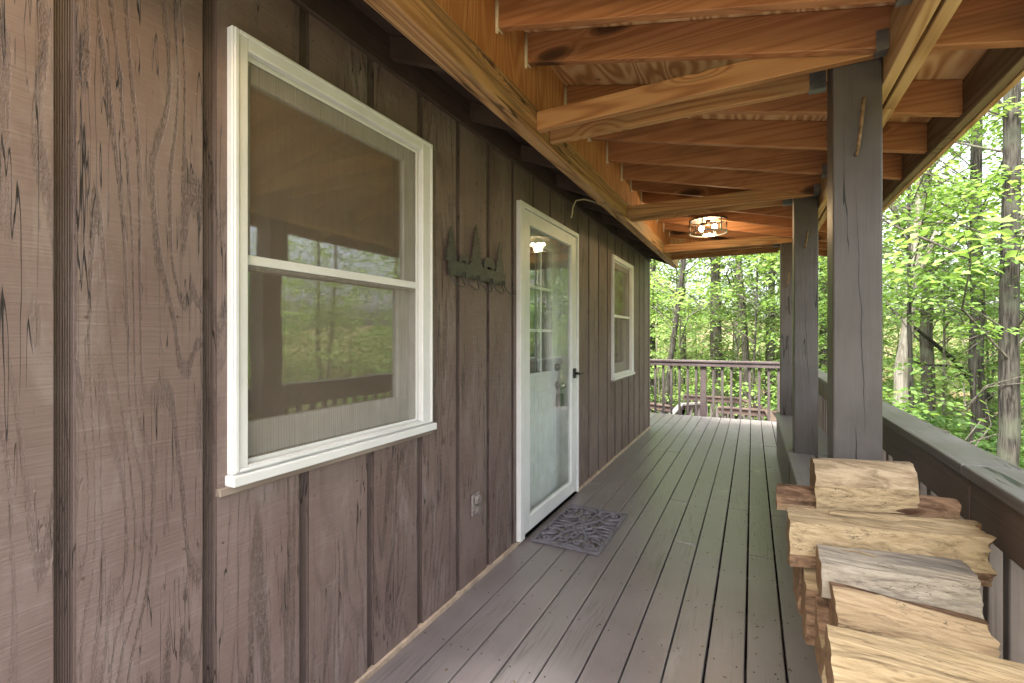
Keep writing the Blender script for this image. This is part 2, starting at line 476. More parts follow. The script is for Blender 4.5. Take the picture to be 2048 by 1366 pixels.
M = {}
M['siding'] = siding_paint()
M['plainsiding'] = plain_siding()
M['ply'] = plywood()
OR = dict(dark=(0.120, 0.045, 0.018), mid=(0.285, 0.118, 0.047), light=(0.40, 0.190, 0.085))
PT = dict(dark=(0.17, 0.080, 0.030), mid=(0.34, 0.183, 0.082), light=(0.46, 0.285, 0.142))
M['rafter'] = wood("orange_pine_rafter", 0, ring=17, lo=0.20, ringw=0.24, stain=(0.10, 0.045, 0.02), stain_amt=0.4, knots=0.13, **OR)
M['tie'] = wood("yellow_pine_tie", 0, ring=15, stain=(0.20, 0.155, 0.07), stain_amt=0.45, dark=(0.17, 0.070, 0.025), mid=(0.33, 0.155, 0.060), light=(0.44, 0.245, 0.108))
M['beam'] = wood("treated_pine_beam", 1, ring=15, stain=(0.06, 0.048, 0.026), stain_amt=0.55, check=0.9, **PT)
M['header'] = wood("treated_header_beam", 1, ring=14, knots=0.04, dark=(0.21, 0.105, 0.040), mid=(0.38, 0.225, 0.098), light=(0.48, 0.325, 0.165))
M['fascia'] = wood("shade_toned_fascia_board", 1, ring=14, dark=(0.07, 0.045, 0.026), mid=(0.135, 0.088, 0.05), light=(0.20, 0.14, 0.085))  # dark tones put the shadow on the fascia into its colour
M['eave'] = painted("dark_brown_eave_paint", (0.045, 0.028, 0.022), (0.075, 0.050, 0.040), (0.022, 0.014, 0.011), axis=1, rough=0.6)
M['deck'] = deck_paint()
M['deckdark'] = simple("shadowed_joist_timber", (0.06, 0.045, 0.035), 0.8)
M['post'] = painted("grey_brown_post_stain", (0.060, 0.052, 0.047), (0.083, 0.074, 0.068), (0.032, 0.028, 0.025), axis=2, rough=0.45, grain=0.35, wear=0.3, crack=0.7)
M['rail'] = painted("dark_brown_rail_stain", (0.074, 0.049, 0.037), (0.110, 0.078, 0.062), (0.034, 0.022, 0.016), axis=1, rough=0.5, grain=0.7)
M['railcap'] = painted("greyed_rail_cap_stain", (0.092, 0.082, 0.077), (0.140, 0.130, 0.126), (0.05, 0.04, 0.036), axis=1, rough=0.5, grain=0.6, wear=0.6, crack=0.6)
M['railx'] = painted("mauve_brown_rail_stain", (0.050, 0.037, 0.036), (0.072, 0.056, 0.055), (0.03, 0.021, 0.02), axis=0, rough=0.5)
M['baluster'] = painted("grey_brown_baluster_stain", (0.105, 0.082, 0.072), (0.145, 0.120, 0.108), (0.05, 0.038, 0.032), axis=2, rough=0.55)
M['darkbal'] = painted("dark_mauve_baluster_stain", (0.050, 0.040, 0.038), (0.075, 0.062, 0.059), (0.026, 0.02, 0.018), axis=2, rough=0.55)
M['bench'] = painted("grey_bench_stain", (0.110, 0.100, 0.097), (0.150, 0.141, 0.137), (0.055, 0.047, 0.044), axis=1, rough=0.42, grain=0.35)
M['white'] = simple("white_trim_paint", (0.66, 0.665, 0.65), 0.42, var=0.05, scale=5.0, bump=0.05)
M['whitedoor'] = simple("white_door_enamel", (0.78, 0.79, 0.78), 0.4, var=0.04, scale=3.0)
M['vinyl'] = simple("pale_grey_sash_paint", (0.60, 0.61, 0.58), 0.45, var=0.08, scale=8.0)
M['sill'] = wood("bare_weathered_sill", 1, (0.12, 0.09, 0.07), (0.21, 0.165, 0.13), (0.28, 0.23, 0.19), knots=0)
M['tan'] = simple("bare_tan_edge", (0.46, 0.36, 0.27), 0.8, var=0.2, scale=14.0, bump=0.4)
M['glass'] = glass("window_glass", f0=0.32, rough=0.03, dirt=0.06)
M['doorglass'] = glass("storm_door_glass", f0=0.006, dirt=0.10)
M['screen'] = screen_mesh()
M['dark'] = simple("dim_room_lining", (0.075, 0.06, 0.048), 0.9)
M['blind'] = simple("reflection_tan_blind", (0.30, 0.18, 0.09), 0.8, var=0.08)  # warm tan stands in for the roof's reflection in the upper pane
M['black'] = simple("black_handle_plastic", (0.012, 0.012, 0.012), 0.35)
M['rack'] = simple("dull_bronze_steel", (0.058, 0.060, 0.053), 0.5, metal=0.0, var=0.25, scale=30.0)
M['steel'] = simple("galvanised_steel", (0.22, 0.215, 0.205), 0.5, metal=0.6, var=0.2, scale=25.0)
M['rust'] = simple("rusty_spike_steel", (0.26, 0.17, 0.09), 0.6, metal=0.35, var=0.3, scale=60.0, bump=0.6)
M['nickel'] = simple("satin_nickel", (0.42, 0.41, 0.39), 0.3, metal=0.9, var=0.06)
M['mat'] = simple("grey_rubber", (0.150, 0.140, 0.160), 0.6, var=0.22, scale=18.0, bump=0.25)
M['outlet'] = simple("overpainted_outlet_cover", (0.235, 0.20, 0.186), 0.55, var=0.25, scale=40.0, bump=0.4)
M['caulk'] = simple("cream_caulk", (0.58, 0.49, 0.36), 0.8, var=0.1, bump=0.6)
M['cable'] = simple("cream_cable", (0.52, 0.44, 0.30), 0.6)
M['bronze'] = simple("dark_bronze_frame", (0.045, 0.026, 0.016), 0.4, metal=0.6)
M['bulb'] = emission("lit_bulb", (1.0, 0.84, 0.60), 6.0)
M['lampglass'] = glass("clear_lamp_glass", f0=0.03, dirt=0.02)
M['log'] = wood("split_log_face", 0, ringw=0.10, fibw=0.75, ring=10.0, cross=11, lo=1.6, dark=(0.105, 0.068, 0.032), mid=(0.270, 0.200, 0.110), light=(0.385, 0.305, 0.185), knots=0, rough=0.85, bump=1.0, stain=(0.15, 0.105, 0.055), stain_amt=0.6, check=0.75, checks=(4.0, 5.0, 0.50))
M['loggrey'] = wood("weathered_split_log_face", 0, ringw=0.10, fibw=0.75, ring=10.0, cross=12, lo=1.6, dark=(0.09, 0.072, 0.052), mid=(0.235, 0.20, 0.15), light=(0.35, 0.315, 0.25), knots=0, rough=0.85, bump=1.0, stain=(0.07, 0.062, 0.055), stain_amt=0.8, check=0.75, checks=(4.0, 5.0, 0.50))
M['logred'] = wood("brown_split_log_face", 0, ringw=0.10, fibw=0.75, ring=10.0, cross=11, lo=1.6, dark=(0.12, 0.078, 0.042), mid=(0.265, 0.190, 0.108), light=(0.37, 0.285, 0.175), knots=0, rough=0.85, bump=1.0, stain=(0.13, 0.065, 0.028), stain_amt=0.65, check=0.75, checks=(4.0, 5.0, 0.50))
M['logend'] = simple("sawn_log_end", (0.20, 0.115, 0.05), 0.85, var=0.22, scale=35.0, bump=0.7)
def bark_log(name, dark, light):
    t = NT(name)
    p = t.pos(20)
    a = t.noise(t.scale(p, (9, 42, 42)), 1.0, 5.0, 0.65, 0.5)
    b = t.noise(p, 14.0, 4.0, 0.6)
    col = t.mix(t.sstep(a, 0.35, 0.65), dark, light)
    col = t.mix(t.m('MULTIPLY', t.sstep(b, 0.56, 0.66), 0.6), col, tuple(c * 0.5 for c in dark))
    return t.finish(col, 0.92, t.bump(t.m('ADD', a, b), 1.0, 0.008), 0.15)
M['logbark'] = bark_log("rough_brown_log_bark", (0.055, 0.030, 0.017), (0.19, 0.12, 0.072))
M['logtan'] = bark_log("smooth_tan_log_bark", (0.17, 0.122, 0.072), (0.33, 0.255, 0.165))
M['bark'] = bark_mat("grey_brown_bark", (0.048, 0.041, 0.034), (0.150, 0.134, 0.112), (0.165, 0.172, 0.125))
M['barkdark'] = bark_mat("dark_furrowed_bark", (0.016, 0.014, 0.012), (0.066, 0.059, 0.050), (0.068, 0.072, 0.053), 3.0)
M['barkpale'] = bark_mat("pale_peeling_bark", (0.24, 0.20, 0.165), (0.52, 0.47, 0.42), (0.33, 0.28, 0.23), 2.0)
M['ground'] = ground_mat()
M['leafA'] = leaf_mat("maple_leaf", (0.090, 0.165, 0.038), (0.160, 0.265, 0.070), (0.26, 0.365, 0.125))
M['leafB'] = leaf_mat("beech_leaf", (0.130, 0.205, 0.055), (0.210, 0.310, 0.100), (0.33, 0.42, 0.17))
M['leafC'] = leaf_mat("shrub_leaf", (0.060, 0.125, 0.036), (0.115, 0.210, 0.065), (0.20, 0.30, 0.105))
M['litter'] = simple("dry_leaf_scraps", (0.17, 0.13, 0.06), 0.9, var=0.35, scale=30.0)

# ------------------------------------------------------------------ ground
def gz(x, y):
    r = math.hypot(x, y)
    z = -2.1 - 0.035 * max(0.0, x) - 0.03 * max(0, min(y, 20))
    z += 0.075 * max(0.0, r - 18) - 0.0003 * max(0.0, r - 60) ** 2 * 0.0
    z += 0.35 * mnoise.noise(Vector((x * 0.11, y * 0.11, 3.1))) + 0.08 * mnoise.noise(Vector((x * 0.6, y * 0.6, 1.0)))
    return z
def make_ground():
    ticks = [-130, -90, -60, -45] + list(np.linspace(-36, 36, 60)) + [45, 60, 90, 130]
    n = len(ticks)
    b = MB()
    b.add([(x, y + 8, gz(x, y + 8)) for y in ticks for x in ticks],
          [(j * n + i, j * n + i + 1, (j + 1) * n + i + 1, (j + 1) * n + i) for j in range(n - 1) for i in range(n - 1)], 0, True)
    o = b.build('ground', M['ground'])
    tag(o, kind='structure')
make_ground()

# ------------------------------------------------------------------ the cabin
XW = -1.309
WALL_END, WALL_START, WALL_TOP = 6.83, -2.2, 2.50
G0, GP, GW, GD = 0.4225, 0.2985, 0.036, 0.011
cabin = empty('cabin', (XW, 3.0, 0), 'brown cabin wall of grooved timber boards with white framed windows', 'cabin')
OPEN = [(0.815, 1.64, 0.925, 2.125), (2.60, 3.655, 0.025, 2.135), (4.80, 5.66, 0.885, 2.135)]
def wall():
    prof = [(WALL_START, 0.0)]
    k = math.ceil((WALL_START - G0) / GP)
    while G0 + k * GP + GW < WALL_END - 0.05:
        y = G0 + k * GP
        prof += [(y, 0.0), (y + 0.003, -GD), (y + GW - 0.003, -GD), (y + GW, 0.0)]
        k += 1
    prof.append((WALL_END, 0.0))
    def xat(y):
        for (a, xa), (b_, xb) in zip(prof, prof[1:]):
            if a <= y <= b_:
                return xa + (xb - xa) * (y - a) / max(b_ - a, 1e-6)
        return 0
    ys = sorted(set([p[0] for p in prof] + [e for o in OPEN for e in o[:2]]))
    b = MB()
    for y0, y1 in zip(ys, ys[1:]):
        ym = (y0 + y1) / 2
        cuts = [(0.012, WALL_TOP)]
        for (a, c, z0, z1) in OPEN:
            if a < ym < c:
                cuts = [(0.012, z0), (z1, WALL_TOP)] if z0 > 0.05 else [(z1, WALL_TOP)]
        x0, x1 = XW + xat(y0), XW + xat(y1)
        for za, zb in cuts:
            if zb - za > 0.01:
                b.add([(x0, y0, za), (x1, y1, za), (x1, y1, zb), (x0, y0, zb)], [(0, 1, 2, 3)])
    # end wall round the far corner and the back of the board wall
    b.add([(XW, WALL_END, 0.012), (XW - 6, WALL_END, 0.012), (XW - 6, WALL_END, 4.6), (XW, WALL_END, 2.5)], [(0, 1, 2, 3)])
    b.add([(XW, WALL_START, 0.012), (XW - 6, WALL_START, 0.012), (XW - 6, WALL_START, 4.6), (XW, WALL_START, 2.5)], [(3, 2, 1, 0)])
    o = b.build('wall', M['siding'], cabin)
    nh = MB()
    rs = random.Random(21)
    k = 0
    while G0 + k * GP < WALL_END - 0.4:
        for z in (0.16, 0.75, 1.36, 1.96, 2.30):
            for dy in (0.052, 0.245):
                y = G0 + k * GP + dy + rs.uniform(-.01, .01); zz = z + rs.uniform(-.03, .03)
                if not any(a - .08 < y < c + .05 and z0 - .06 < zz < z1 + .05 for a, c, z0, z1 in OPEN):
                    nh.disc((XW + 0.0004, y, zz), (1, 0, 0), 0.0034, 0.002, 8)
        k += 1
    nb_ = nh.build('nail_heads', M['rail'], cabin); nb_['kind'] = 'stuff'
    # foundation skirt below deck level
    f = MB(); f.box(XW - 6, XW - 0.03, WALL_START + 0.02, WALL_END - 0.02, -3.2, 0.012)
    f.build('foundation', M['deckdark'], cabin)
    e = MB(); e.box(XW - 0.02, XW + 0.014, WALL_START, 2.57, 0.0, 0.020); e.box(XW - 0.02, XW + 0.014, 3.69, WALL_END, 0.0, 0.020)
    e.box(XW - 0.02, XW + 0.012, 2.57, 3.69, 0.0, 0.012)
    e.build('bottom_edge_strip', M['tan'], cabin)
wall()

def ring(b, x0, x1, y0, y1, z0, z1, wl, wr, wb, wt, mi=0):
    b.box(x0, x1, y0, y0 + wl, z0, z1, mi)
    b.box(x0, x1, y1 - wr, y1, z0, z1, mi)
    b.box(x0, x1, y0 + wl, y1 - wr, z1 - wt, z1, mi)
    b.box(x0, x1, y0 + wl, y1 - wr, z0, z0 + wb, mi)

def window(y0, y1, z0, z1, meet, screen, casing=0.048):
    """outer casing limits y0..y1, z0..z1"""
    b = MB()
    ring(b, XW - 0.005, XW + 0.022, y0, y1, z0 + 0.03, z1, casing, casing + 0.02, 0.02, casing)
    ring(b, XW + 0.022, XW + 0.030, y0 + 0.004, y1 - 0.004, z0 + 0.035, z1 - 0.004, 0.014, 0.014, 0.01, 0.014)
    w = b.build('window', M['white'], cabin, 0.003)
    iy0, iy1, iz0, iz1 = y0 + casing, y1 - casing - 0.02, z0 + 0.05, z1 - casing
    j = MB()
    ring(j, XW - 0.10, XW - 0.005, iy0 - 0.008, iy1 + 0.008, iz0 - 0.01, iz1 + 0.008, 0.014, 0.014, 0.012, 0.014)
    j.build('jamb', M['vinyl'], w)
    s = MB(); s.box(XW - 0.005, XW + 0.040, y0 - 0.006, y1 + 0.012, z0, z0 + 0.030)
    s.build('sill', M['white'], w, 0.003)
    s = MB(); s.box(XW - 0.004, XW + 0.018, y0 - 0.03, y1 + 0.006, z0 - 0.022, z0)
    s.build('sill_board', M['sill'], w, 0.002)
    # upper sash nearer the weather, lower sash behind it
    u = MB(); ring(u, XW - 0.045, XW - 0.018, iy0 + 0.006, iy1 - 0.006, meet - 0.02, iz1 - 0.006, 0.026, 0.072, 0.036, 0.060)
    us = u.build('upper_sash', M['vinyl'], w, 0.002)
    g = MB(); g.box(XW - 0.034, XW - 0.030, iy0 + 0.032, iy1 - 0.078, meet + 0.016, iz1 - 0.066)
    g.build('pane', M['glass'], us)
    l = MB(); ring(l, XW - 0.082, XW - 0.052, iy0 + 0.006, iy1 - 0.006, iz0 + 0.004, meet + 0.016, 0.035, 0.072, 0.105, 0.036)
    ls = l.build('lower_sash', M['vinyl'], w, 0.002)
    g = MB(); g.box(XW - 0.069, XW - 0.065, iy0 + 0.041, iy1 - 0.078, iz0 + 0.109, meet - 0.02)
    g.build('pane', M['glass'], ls)
    if screen:
        c = MB(); c.box(XW - 0.0095, XW - 0.0085, iy0 + 0.012, iy1 - 0.012, iz0 + 0.008, iz1 - 0.012)
        c.build('screen', M['screen'], w)
        c = MB(); ring(c, XW - 0.014, XW - 0.006, iy0 + 0.001, iy1 - 0.001, iz0 - 0.004, iz1 - 0.001, 0.011, 0.011, 0.014, 0.011)
        c.box(XW - 0.014, XW - 0.004, iy0 + 0.012, iy1 - 0.012, meet - 0.014, meet + 0.014)
        c.build('screen_frame', M['white'], w, 0.0015)
    # what is seen through the glass: a shade part-way down and the dim room
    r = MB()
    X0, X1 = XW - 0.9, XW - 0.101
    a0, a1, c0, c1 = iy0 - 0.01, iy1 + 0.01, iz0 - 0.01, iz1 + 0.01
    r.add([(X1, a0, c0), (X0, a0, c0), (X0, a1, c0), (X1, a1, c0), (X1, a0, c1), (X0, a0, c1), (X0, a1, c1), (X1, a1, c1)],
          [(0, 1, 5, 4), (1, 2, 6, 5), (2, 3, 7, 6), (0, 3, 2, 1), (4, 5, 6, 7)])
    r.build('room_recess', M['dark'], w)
    return w, (iy0, iy1, iz0, iz1)

w1, wi1 = window(0.785, 1.695, 0.882, 2.172, 1.527, True)
tag(w1, 'large white sash window with insect screen')
w2, wi2 = window(4.762, 5.690, 0.848, 2.165, 1.528, True)
tag(w2, 'farther white sash window with pale blind')
for (w, (a, b_, c, d)), zb in (((w1, wi1), 1.70), ((w2, wi2), 1.10)):
    bl = MB(); bl.box(XW - 0.135, XW - 0.130, a + 0.02, b_ - 0.02, zb, d)
    bl.build('blind', M['blind'] if zb > 1.5 else M['vinyl'], w)
sl = MB(); sl.box(XW - 0.062, XW - 0.050, 1.23, 1.30, 1.545, 1.556)
sl.build('sash_latch', M['white'], w1, 0.002)

def doors():
    b = MB()
    ring(b, XW - 0.165, XW + 0.030, 2.580, 3.672, 0.02, 2.155, 0.062, 0.030, 0.0, 0.032)
    b2 = MB()
    d = b.build('door_casing', M['white'], cabin, 0.003)
    r = MB(); r.box(XW - 0.16, XW - 0.005, 2.60, 3.66, 0.002, 0.026)
    r.build('threshold', M['sill'], d, 0.003)
    s = MB(); ring(s, XW - 0.016, XW + 0.018, 2.646, 3.640, 0.034, 2.120, 0.096, 0.112, 0.10, 0.088)
    sd = s.build('storm_door', M['white'], cabin, 0.004)
    g = MB(); g.box(XW - 0.002, XW + 0.002, 2.738, 3.532, 0.13, 2.036)
    g.build('glass_panel', M['doorglass'], sd)
    for z in (0.22, 1.06, 1.86):
        h = MB(); h.box(XW + 0.018, XW + 0.026, 2.652, 2.672, z - 0.05, z + 0.05)
        h.build('hinge', M['white'], sd, 0.002)
    k = MB(); k.box(XW + 0.018, XW + 0.032, 3.555, 3.60, 0.965, 1.045)
    k.tube([(XW + 0.030, 3.578, 1.005), (XW + 0.065, 3.578, 1.005)], 0.010, 10)
    k.box(XW + 0.058, XW + 0.072, 3.565, 3.66, 0.995, 1.012)
    k.build('handle', M['black'], sd, 0.003)
    # inner entry door with nine panes
    XI = XW - 0.115
    e = MB()
    y0, y1, z0, z1 = 2.644, 3.6405, 0.03, 2.121
    ly0, ly1, lz0, lz1 = 2.775, 3.425, 1.03, 1.985
    ring(e, XI - 0.04, XI, y0, y1, z0, z1, ly0 - y0, y1 - ly1, lz0 - z0, z1 - lz1)
    ring(e, XI, XI + 0.010, ly0 - 0.025, ly1 + 0.025, lz0 - 0.025, lz1 + 0.025, 0.03, 0.03, 0.03, 0.03)
    for kx in (1, 2):
        yy = ly0 + (ly1 - ly0) * kx / 3
        e.box(XI - 0.002, XI + 0.007, yy - 0.011, yy + 0.011, lz0 + 0.005, lz1 - 0.005)
    for kz in (1, 2):
        zz = lz0 + (lz1 - lz0) * kz / 3
        e.box(XI - 0.004, XI + 0.005, ly0 + 0.005, ly1 - 0.005, zz - 0.011, zz + 0.011)
    for (a, c) in ((2.76, 3.11), (3.17, 3.52)):       # raised lower panels
        ring(e, XI, XI + 0.006, a, c, 0.22, 0.90, 0.018, 0.018, 0.018, 0.018)
        e.box(XI, XI + 0.004, a + 0.05, c - 0.05, 0.27, 0.85)
    ed = e.build('entry_door', M['whitedoor'], cabin, 0.002)
    g = MB(); g.box(XI - 0.022, XI - 0.018, ly0, ly1, lz0, lz1)
    g.build('pane', M['glass'], ed)
    k = MB(); k.disc((XI + 0.012, 3.515, 1.055), (1, 0, 0), 0.030, 0.024); k.disc((XI + 0.028, 3.515, 1.055), (1, 0, 0), 0.018, 0.01)
    k.build('deadbolt', M['nickel'], ed, 0.002)
    k = MB(); k.disc((XI + 0.006, 3.525, 0.905), (1, 0, 0), 0.033, 0.012); k.tube([(XI + 0.01, 3.525, 0.905), (XI + 0.045, 3.525, 0.905)], 0.012, 10)
    k.ball((XI + 0.058, 3.525, 0.905), 0.027)
    k.build('knob', M['nickel'], ed)
    k = MB(); k.box(XI + 0.02, XI + 0.055, 3.485, 3.555, 0.735, 0.835); k.tube([(XI + 0.035, 3.50, 0.83), (XI + 0.035, 3.50, 0.885), (XI + 0.035, 3.54, 0.885), (XI + 0.035, 3.54, 0.83)], 0.005, 8)
    k.build('lockbox', M['steel'], ed, 0.004)
    r = MB()
    X0, X1 = XI - 1.6, XI - 0.041
    r.add([(X1, 2.2, 0.0), (X0, 2.2, 0.0), (X0, 4.2, 0.0), (X1, 4.2, 0.0), (X1, 2.2, 2.3), (X0, 2.2, 2.3), (X0, 4.2, 2.3), (X1, 4.2, 2.3)],
          [(0, 1, 5, 4), (1, 2, 6, 5), (2, 3, 7, 6), (0, 3, 2, 1), (4, 5, 6, 7)])
    r.build('hallway', M['blind'], ed)
doors()

# old eave of the cabin: rafter tails, blocking, boards
def old_eave():
    SL = 0.42
    XE = -0.992
    yA, yB = 0.76, 6.76
    def zb(x): return 2.425 - SL * (x - XW)
    bl = MB(); bl.box(XW - 0.02, XW + 0.020, yA, WALL_END, 2.375, 2.52)
    bl.build('frieze_board', M['eave'], cabin, 0.003)
    rr = 0
    y = 1.417 - 0.59
    while y < 6.75:
        b = MB()
        b.add([(XW + 0.02, y, zb(XW + 0.02)), (XE, y, zb(XE)), (XE, y, zb(XE) + 0.09), (XW + 0.02, y, zb(XW + 0.02) + 0.09),
               (XW + 0.02, y + 0.038, zb(XW + 0.02)), (XE, y + 0.038, zb(XE)), (XE, y + 0.038, zb(XE) + 0.09), (XW + 0.02, y + 0.038, zb(XW + 0.02) + 0.09)],
              [(0, 1, 2, 3), (7, 6, 5, 4), (0, 4, 5, 1), (3, 2, 6, 7), (1, 5, 6, 2), (0, 3, 7, 4)])
        b.build('rafter_tail', M['eave'], cabin, 0.002)
        y += 0.59
    b = MB()
    x2 = XW - 6.0
    z1, z2 = zb(XE) + 0.093, zb(x2) + 0.093
    b.add([(XE, yA, z1), (XE, yB, z1), (x2, yB, z2), (x2, yA, z2), (XE, yA, z1 + 0.03), (XE, yB, z1 + 0.03), (x2, yB, z2 + 0.03), (x2, yA, z2 + 0.03)],
          [(0, 3, 2, 1), (4, 5, 6, 7), (0, 1, 5, 4), (2, 3, 7, 6), (1, 2, 6, 5), (3, 0, 4, 7)])
    b.build('roof', M['eave'], cabin)
old_eave()

# ------------------------------------------------------------------ porch roof
XS, XF = -0.95, 0.75
ROOF_A, ROOF_B = -0.25, 6.26
def jz(x): return 2.595 - 0.235 * (x + 0.95)
roof = empty('porch_roof', (-0.1, 3.4, 2.2), 'open porch roof of bare orange rafters on a long header beam', 'porch roof')
b = MB(); b.box(-0.988, -0.915, -0.2, 6.76, 2.262, 2.396)
b.build('ledger_beam', M['beam'], roof, 0.004, 2)
# bare siding above the ledger, grooved every 0.205 m
b = MB()
y = 1.466 - 0.205 * 8
ys = []
while y < 6.4:
    ys += [(y - 0.1015, 0), (y - 0.004, 0), (y - 0.003, -0.006), (y + 0.003, -0.006), (y + 0.004, 0)]
    y += 0.205
zA, zB = 2.397, 2.74
for (ya, xa), (yb, xb) in zip(ys, ys[1:]):
    b.add([(XS + xa, ya, zA), (XS + xb, yb, zA), (XS + xb, yb, zB), (XS + xa, ya, zB)], [(0, 1, 2, 3)])
b.build('upper_siding', M['plainsiding'], roof)
JY = [-0.2, 0.02, 0.44, 0.86, 1.28, 1.706, 1.985, 2.50, 2.927, 3.35, 3.776, 4.103, 4.53, 4.95, 5.37, 5.79, 6.21]
TH = 0.038
for i, y in enumerate(JY):
    b = MB()
    n = 6
    vs, fs = [], []
    sag = random.uniform(-0.004, 0.004)
    for k in range(n + 1):
        x = XS + 0.002 + (XF - XS - 0.002) * k / n
        z = jz(x) + sag * math.sin(math.pi * k / n)
        vs += [(x, y - TH / 2, z), (x, y + TH / 2, z), (x, y + TH / 2, jz(x) + 0.139), (x, y - TH / 2, jz(x) + 0.139)]
    for k in range(n):
        a = 4 * k
        for e in range(4):
            fs.append((a + e, a + 4 + e, a + 4 + (e + 1) % 4, a + (e + 1) % 4))
    fs += [(0, 1, 2, 3), (4 * n + 3, 4 * n + 2, 4 * n + 1, 4 * n)]
    b.add(vs, fs)
    rf = b.build('rafter', M['rafter'], roof, 0.003)
    c = MB()
    r0 = random.Random(i)
    c.tube([(XS + 0.004, y - TH / 2 - 0.003, jz(XS) - 0.02 - 0.012 * r0.random()), (XS + 0.004, y - TH / 2 - 0.004, jz(XS) + 0.06), (XS + 0.004, y - TH / 2 - 0.002, jz(XS) + 0.135)], [0.007, 0.010, 0.007], 6)
    c.tube([(XS + 0.004, y - TH / 2 - 0.003, jz(XS) - 0.003), (XS + 0.005, y + TH / 2 + 0.006, jz(XS) - 0.004)], [0.005, 0.004], 6)
    c.build('caulk_bead', M['caulk'], rf)
    if y > 1.5:
        h = MB()
        x1 = 0.407
        z = jz(x1)
        h.box(x1 - 0.035, x1, y - TH / 2 - 0.004, y - TH / 2 - 0.001, z - 0.003, z + 0.062)
        h.box(x1 - 0.035, x1, y + TH / 2 + 0.001, y + TH / 2 + 0.004, z - 0.003, z + 0.062)
        h.box(x1 - 0.035, x1, y - TH / 2 - 0.004, y + TH / 2 + 0.004, z - 0.007, z - 0.003)
        h.build('joist_hanger', M['steel'], rf)
# sheathing
b = MB()
def slab(b, xa, xb, ya, yb, lift, th):
    b.add([(xa, ya, jz(xa) + lift), (xb, ya, jz(xb) + lift), (xb, yb, jz(xb) + lift), (xa, yb, jz(xa) + lift),
           (xa, ya, jz(xa) + lift + th), (xb, ya, jz(xb) + lift + th), (xb, yb, jz(xb) + lift + th), (xa, yb, jz(xa) + lift + th)],
          [(0, 3, 2, 1), (4, 5, 6, 7), (0, 1, 5, 4), (1, 2, 6, 5), (2, 3, 7, 6), (3, 0, 4, 7)])
for ya in np.arange(ROOF_A, ROOF_B - 0.01, 1.1):
    slab(b, -3.4, 0.80, ya + 0.0015, min(ya + 1.1, ROOF_B) - 0.0015, 0.1405, 0.014)
b.build('sheathing', M['ply'], roof)
b = MB(); slab(b, -3.4, 0.815, ROOF_A, ROOF_B + 0.01, 0.158, 0.012)
b.build('roofing', M['fascia'], roof)
# double header with a gap between its planks; near planks butt against far ones
for xa, xb in ((0.410, 0.448), (0.459, 0.499)):
    for ya, yb in ((ROOF_A, 2.31), (2.314, 4.4), (4.404, 6.25)) if xa > 0.43 else ((ROOF_A, 3.2), (3.204, 6.25)):
        b = MB(); b.box(xa, xb, ya, yb, 2.200 - random.uniform(0, 0.003), 2.40 - 0.235 * (xb - 0.41) )
        b.build('header_plank', M['header'], roof, 0.004, 2)
b = MB(); b.box(XF, XF + 0.036, ROOF_A, ROOF_B, 2.175, 2.335)
b.build('fascia', M['fascia'], roof, 0.003)
b = MB(); b.box(XF + 0.037, XF + 0.060, ROOF_A, ROOF_B + 0.01, 2.172, 2.352)
b.build('drip_edge', M['header'], roof, 0.002)
b = MB()
b.box(XS + 0.02, XF, ROOF_B - 0.03, ROOF_B, 2.20, 2.33)
# pairs of ties from the ledger to each post
for ys_ in ((2.012, 2.172), (3.81, 3.968), (5.60, 5.758)):
    for q, yt in enumerate(ys_):
        b = MB(); x1 = 0.40 if q == 0 else 0.225
        b.box(-0.914, x1, yt, yt + 0.036, 2.284, 2.374)
        tb = b.build('tie_beam', M['tie'], roof, 0.003)
        if q == 1:
            h = MB(); h.box(0.200, 0.255, yt - 0.004, yt - 0.001, 2.281, 2.375); h.box(0.200, 0.258, yt - 0.004, yt + 0.04, 2.277, 2.281)
            h.build('tie_hanger', M['steel'], tb)
# end of the roof: skewed closing tie, blocks
b = MB(); b.beam((-0.914, 6.19, 2.33), (0.262, 6.02, 2.30), 0.036, 0.09)
b.build('end_tie', M['tie'], roof, 0.003)
b = MB(); b.box(-0.945, -0.76, 6.232, 6.2505, 2.40, 2.555)
b.build('end_block', M['header'], roof, 0.003)
b = MB()
b.add([(-0.955, 6.252, 2.30), (-0.10, 6.252, 2.30), (-0.10, 6.252, jz(-0.10) + 0.02), (-0.955, 6.252, jz(-0.955) + 0.02),
       (-0.955, 6.264, 2.30), (-0.10, 6.264, 2.30), (-0.10, 6.264, jz(-0.10) + 0.02), (-0.955, 6.264, jz(-0.955) + 0.02)],
      [(0, 1, 2, 3), (7, 6, 5, 4), (0, 4, 5, 1), (1, 5, 6, 2), (2, 6, 7, 3), (3, 7, 4, 0)])
b.build('end_panel', M['plainsiding'], roof)

